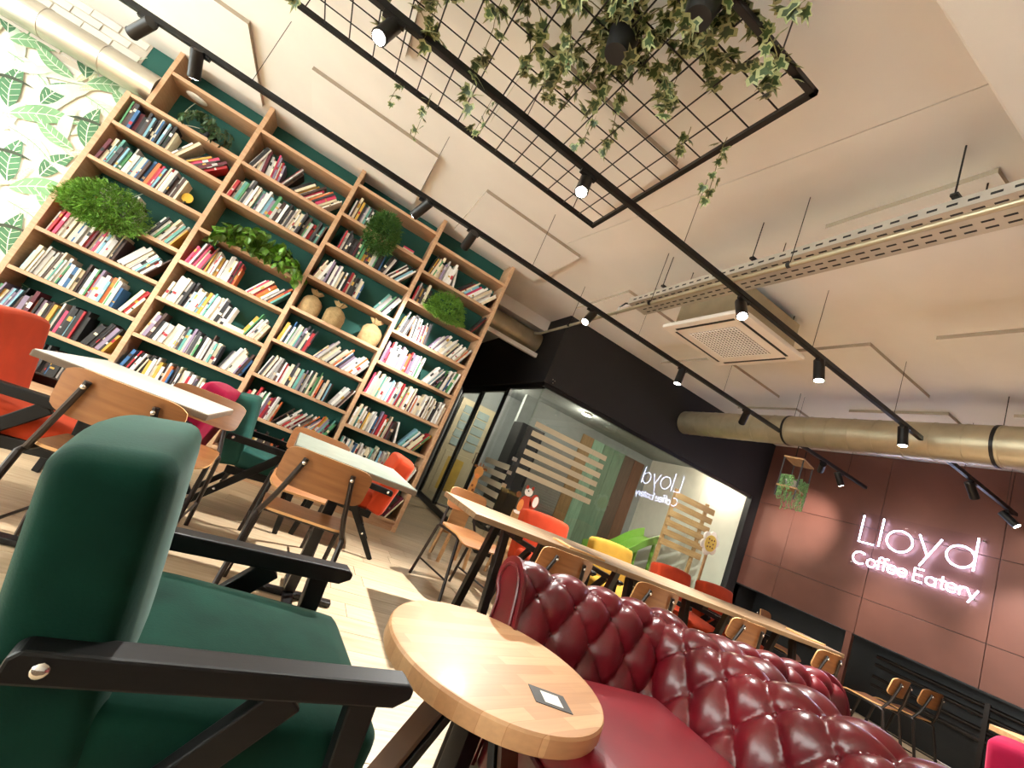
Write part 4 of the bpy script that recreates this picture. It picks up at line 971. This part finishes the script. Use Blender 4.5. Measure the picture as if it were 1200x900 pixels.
def buttons(length, place, u0, parent, ends=.05):
    pf = resample(PROF, 200); bmsh = MB().ball((0, 0, 0), .011, 8, 5).mesh('button', M_LEATH, smooth=True)
    for r in range(NQ+1):
        w = W0+r*SV; p = min(pf, key=lambda q: abs(q[1]-w)); k = math.ceil((u0+ends)/SU-(r % 2)*.5)
        j = pf.index(p); tg = (pf[j+1][0]-pf[j-1][0]).normalized(); nrm = Vector((-tg.y, tg.x, 0)); pp = p[0]+nrm*-.052
        while (k+(r % 2)*.5)*SU < u0+length-ends:
            put('button', bmsh, parent, place((k+(r % 2)*.5)*SU, pp.x, pp.y)); k += 1
HY = .985                                     # half distance between arm crests
def make_sofa(label, loc, rz):
    t = thing('chesterfield_sofa', label, 'sofa', loc, rz, 'oxblood chesterfield sofas')
    pb = lambda u, a, z: (a, u, z)
    b = MB(); vs, fs = tufted(2*HY+.10, pb, -HY-.05, 0, 260); b.add(vs, [f[::-1] for f in fs]); o = b.build('back', M_LEATH, t, smooth=3.); buttons(2*HY+.1, pb, -HY-.05, o, .16)
    off = HY-.385
    for s in (1, -1):
        pa = (lambda u, a, z: (u, (a+off), z)) if s > 0 else (lambda u, a, z: (u, -(a+off), z))
        b = MB(); vs, fs = tufted(.84, pa, -.46, 0, 110); b.add(vs, fs if s > 0 else [f[::-1] for f in fs]); o = b.build('arm', M_LEATH, t, smooth=3.); buttons(.70, pa, -.46, o, .08)
        # front scroll
        pf = [q[0] for q in resample(PROF, 40)]; poly = [((p.x+off)*s, p.y) for p in pf] + [((.17+off)*s, .09)]
        f = MB(); vs = [(-.462, y, z) for y, z in poly]+[(-.475, y*1.0, z) for y, z in poly]; n = len(poly)
        f.add(vs, [tuple(range(n)), tuple(range(2*n-1, n-1, -1))]+[(i, (i+1) % n, n+(i+1) % n, n+i) for i in range(n)]); f.build('scroll_front', M_LEATH, t)
        cen = Vector((.36+off, .60)); ins = [((p.x+off), p.y) for p in pf[4:-6]]
        ins = [(cen.x+(y-cen.x)*.72, cen.y+(z-cen.y)*.72 if z > .45 else z) for y, z in ins]
        MB().tube([(-.478, y*s, z) for y, z in ins], .007, 7).build('piping', M_LEATH, t, smooth=True)
    MB().bx(-.42, .2, -HY+.2, HY-.2, .09, .30).build('seat_base', M_LEATH, t, bevel=.02)
    MB().bx(-.455, -.42, -HY+.20, HY-.2, .09, .29).build('front_rail', M_LEATH, t, bevel=.012)
    for k_ in range(2):
        y0 = -HY+.20+k_*.79; MB().cushion((-.11, y0+.393, .35), (.69, .783, .15), .05, .012, 12).build('seat_cushion', M_LEATH2, t, smooth=3.)
    MB().bx(.27, .39, -HY+.1, HY-.1, .09, .5).build('back_frame', M_LEATH, t)
    for x in (-.38, .33):
        for y in (-HY+.05, HY-.05): MB().lathe([(.02, 0), (.035, .015), (.04, .05), (.03, .09)], (x, y, 0), 14).build('foot', M_METB, t, smooth=True)
    return seal(t)
SF = make_sofa('oxblood chesterfield leather sofa with deep buttoned back in the foreground', (1.415, .60, 0), 0)
dup(SF, (2.37, .46, 0), PI, 'oxblood chesterfield sofa standing back to back behind the nearer one', 'oxblood chesterfield sofas')

# ------------------------------------------------------------------ children's animal figures by the glass
def kid_chair(name, label, loc, polys, rz=0.):
    t = thing(name, label, 'figure', loc, rz); t.scale = (1.12,)*3
    MB().bx(-.13, .13, -.13, .13, .27, .29).build('seat', M_PINE, t, bevel=.004)
    for sx in (-.11, .11):
        for sy in (-.11, .11): MB().beam((sx, sy, .27), (sx*1.15, sy*1.15, 0), .025, .025).build('leg', M_PINE, t)
    MB().bx(-.09, .09, .125, .14, .2, .62).build('back_board', M_PINE, t, bevel=.003)
    for nm, pts, m, dy in polys: 
        b = MB(); b.prism(pts, (0, .125-dy, 0), (1, 0, 0), (0, 0, 1), .006); b.build(nm, m, t)
M_SQR = mat('paint_rust', '#b9402a', .5, var=.12); M_SQW = mat('paint_white', '#efe4da', .5, var=.04); M_SQO = mat('paint_orange', '#e08a4a', .5, var=.1); M_GIR = mat('paint_tan', '#c58a4a', .5, var=.1); M_GIB = mat('paint_brown', '#7a4a26', .5, var=.1)
def ell(cx, cz, rx, rz, n=18, a0=0): return [(cx+rx*math.cos(2*PI*i/n+a0), cz+rz*math.sin(2*PI*i/n+a0)) for i in range(n)]
kid_chair('squirrel_figure', 'red and white squirrel cut-out on a small wooden stool by the glass', (2.43, 4.2, 0),
    [('body', ell(0, .70, .07, .09), M_SQR, 0), ('belly', ell(-.045, .68, .03, .06), M_SQO, .007), ('tail', ell(.09, .755, .05, .075), M_SQR, .0), ('tail_patch', ell(.10, .76, .03, .055), M_SQW, .007), ('head', ell(-.01, .825, .045, .04), M_SQW, .007),
     ('ear', ell(-.04, .865, .014, .022, 10), M_SQR, .007), ('ear', ell(.02, .87, .014, .022, 10), M_SQR, .007), ('eye', ell(-.02, .835, .007, .007, 8), M_POT, .013), ('nut', ell(-.10, .77, .028, .03, 12), M_GIB, .0), ('foot', ell(-.05, .61, .04, .018, 12), M_SQW, .007)])
kid_chair('giraffe_figure', 'tan giraffe-headed cut-out on a small wooden stool by the glass', (1.80, 4.25, 0),
    [('neck', [(-.035, .60), (.035, .60), (.025, .78), (-.02, .78)], M_GIR, 0), ('head', ell(0, .815, .045, .055), M_GIR, .007), ('muzzle', ell(-.004, .775, .026, .022, 12), M_SQO, .013), ('ear', ell(-.05, .86, .022, .012, 10, .6), M_GIB, .007), ('ear', ell(.05, .86, .022, .012, 10, -.6), M_GIB, .007),
     ('horn', ell(-.015, .885, .006, .02, 8), M_GIB, .007), ('horn', ell(.015, .885, .006, .02, 8), M_GIB, .007), ('spot', ell(-.01, .68, .01, .013, 8), M_GIB, .007), ('spot', ell(.012, .64, .011, .014, 8), M_GIB, .007)])
t = thing('flower_figure', 'white and yellow dotted wooden flower on a post by the slat screen', 'figure', (4.86, 3.98, 0))
MB().bx(-.015, .015, -.01, .01, .02, 1.1).build('post', M_PINE, t); MB().cyl((0, 0, 0), (0, 0, .02), .12, n=20).build('base', M_PINE, t)
for k_ in range(6): a = PI/3*k_+.3; MB().cyl((.10*math.cos(a), -.012, 1.22+.10*math.sin(a)), (.10*math.cos(a), .012, 1.22+.10*math.sin(a)), .055, n=16).build('petal', M_SQW, t, smooth=True)
MB().cyl((0, -.02, 1.22), (0, .02, 1.22), .10, n=24).build('centre', mat('paint_yellow', '#e3c25a', .5, var=.05), t, smooth=True)
for k_ in range(8): a = PI/4*k_; q = .065 if k_ % 2 else .04; MB().cyl((q*math.cos(a), -.023, 1.22+q*math.sin(a)), (q*math.cos(a), -.02, 1.22+q*math.sin(a)), .011, n=10).build('dot', M_GIB, t)
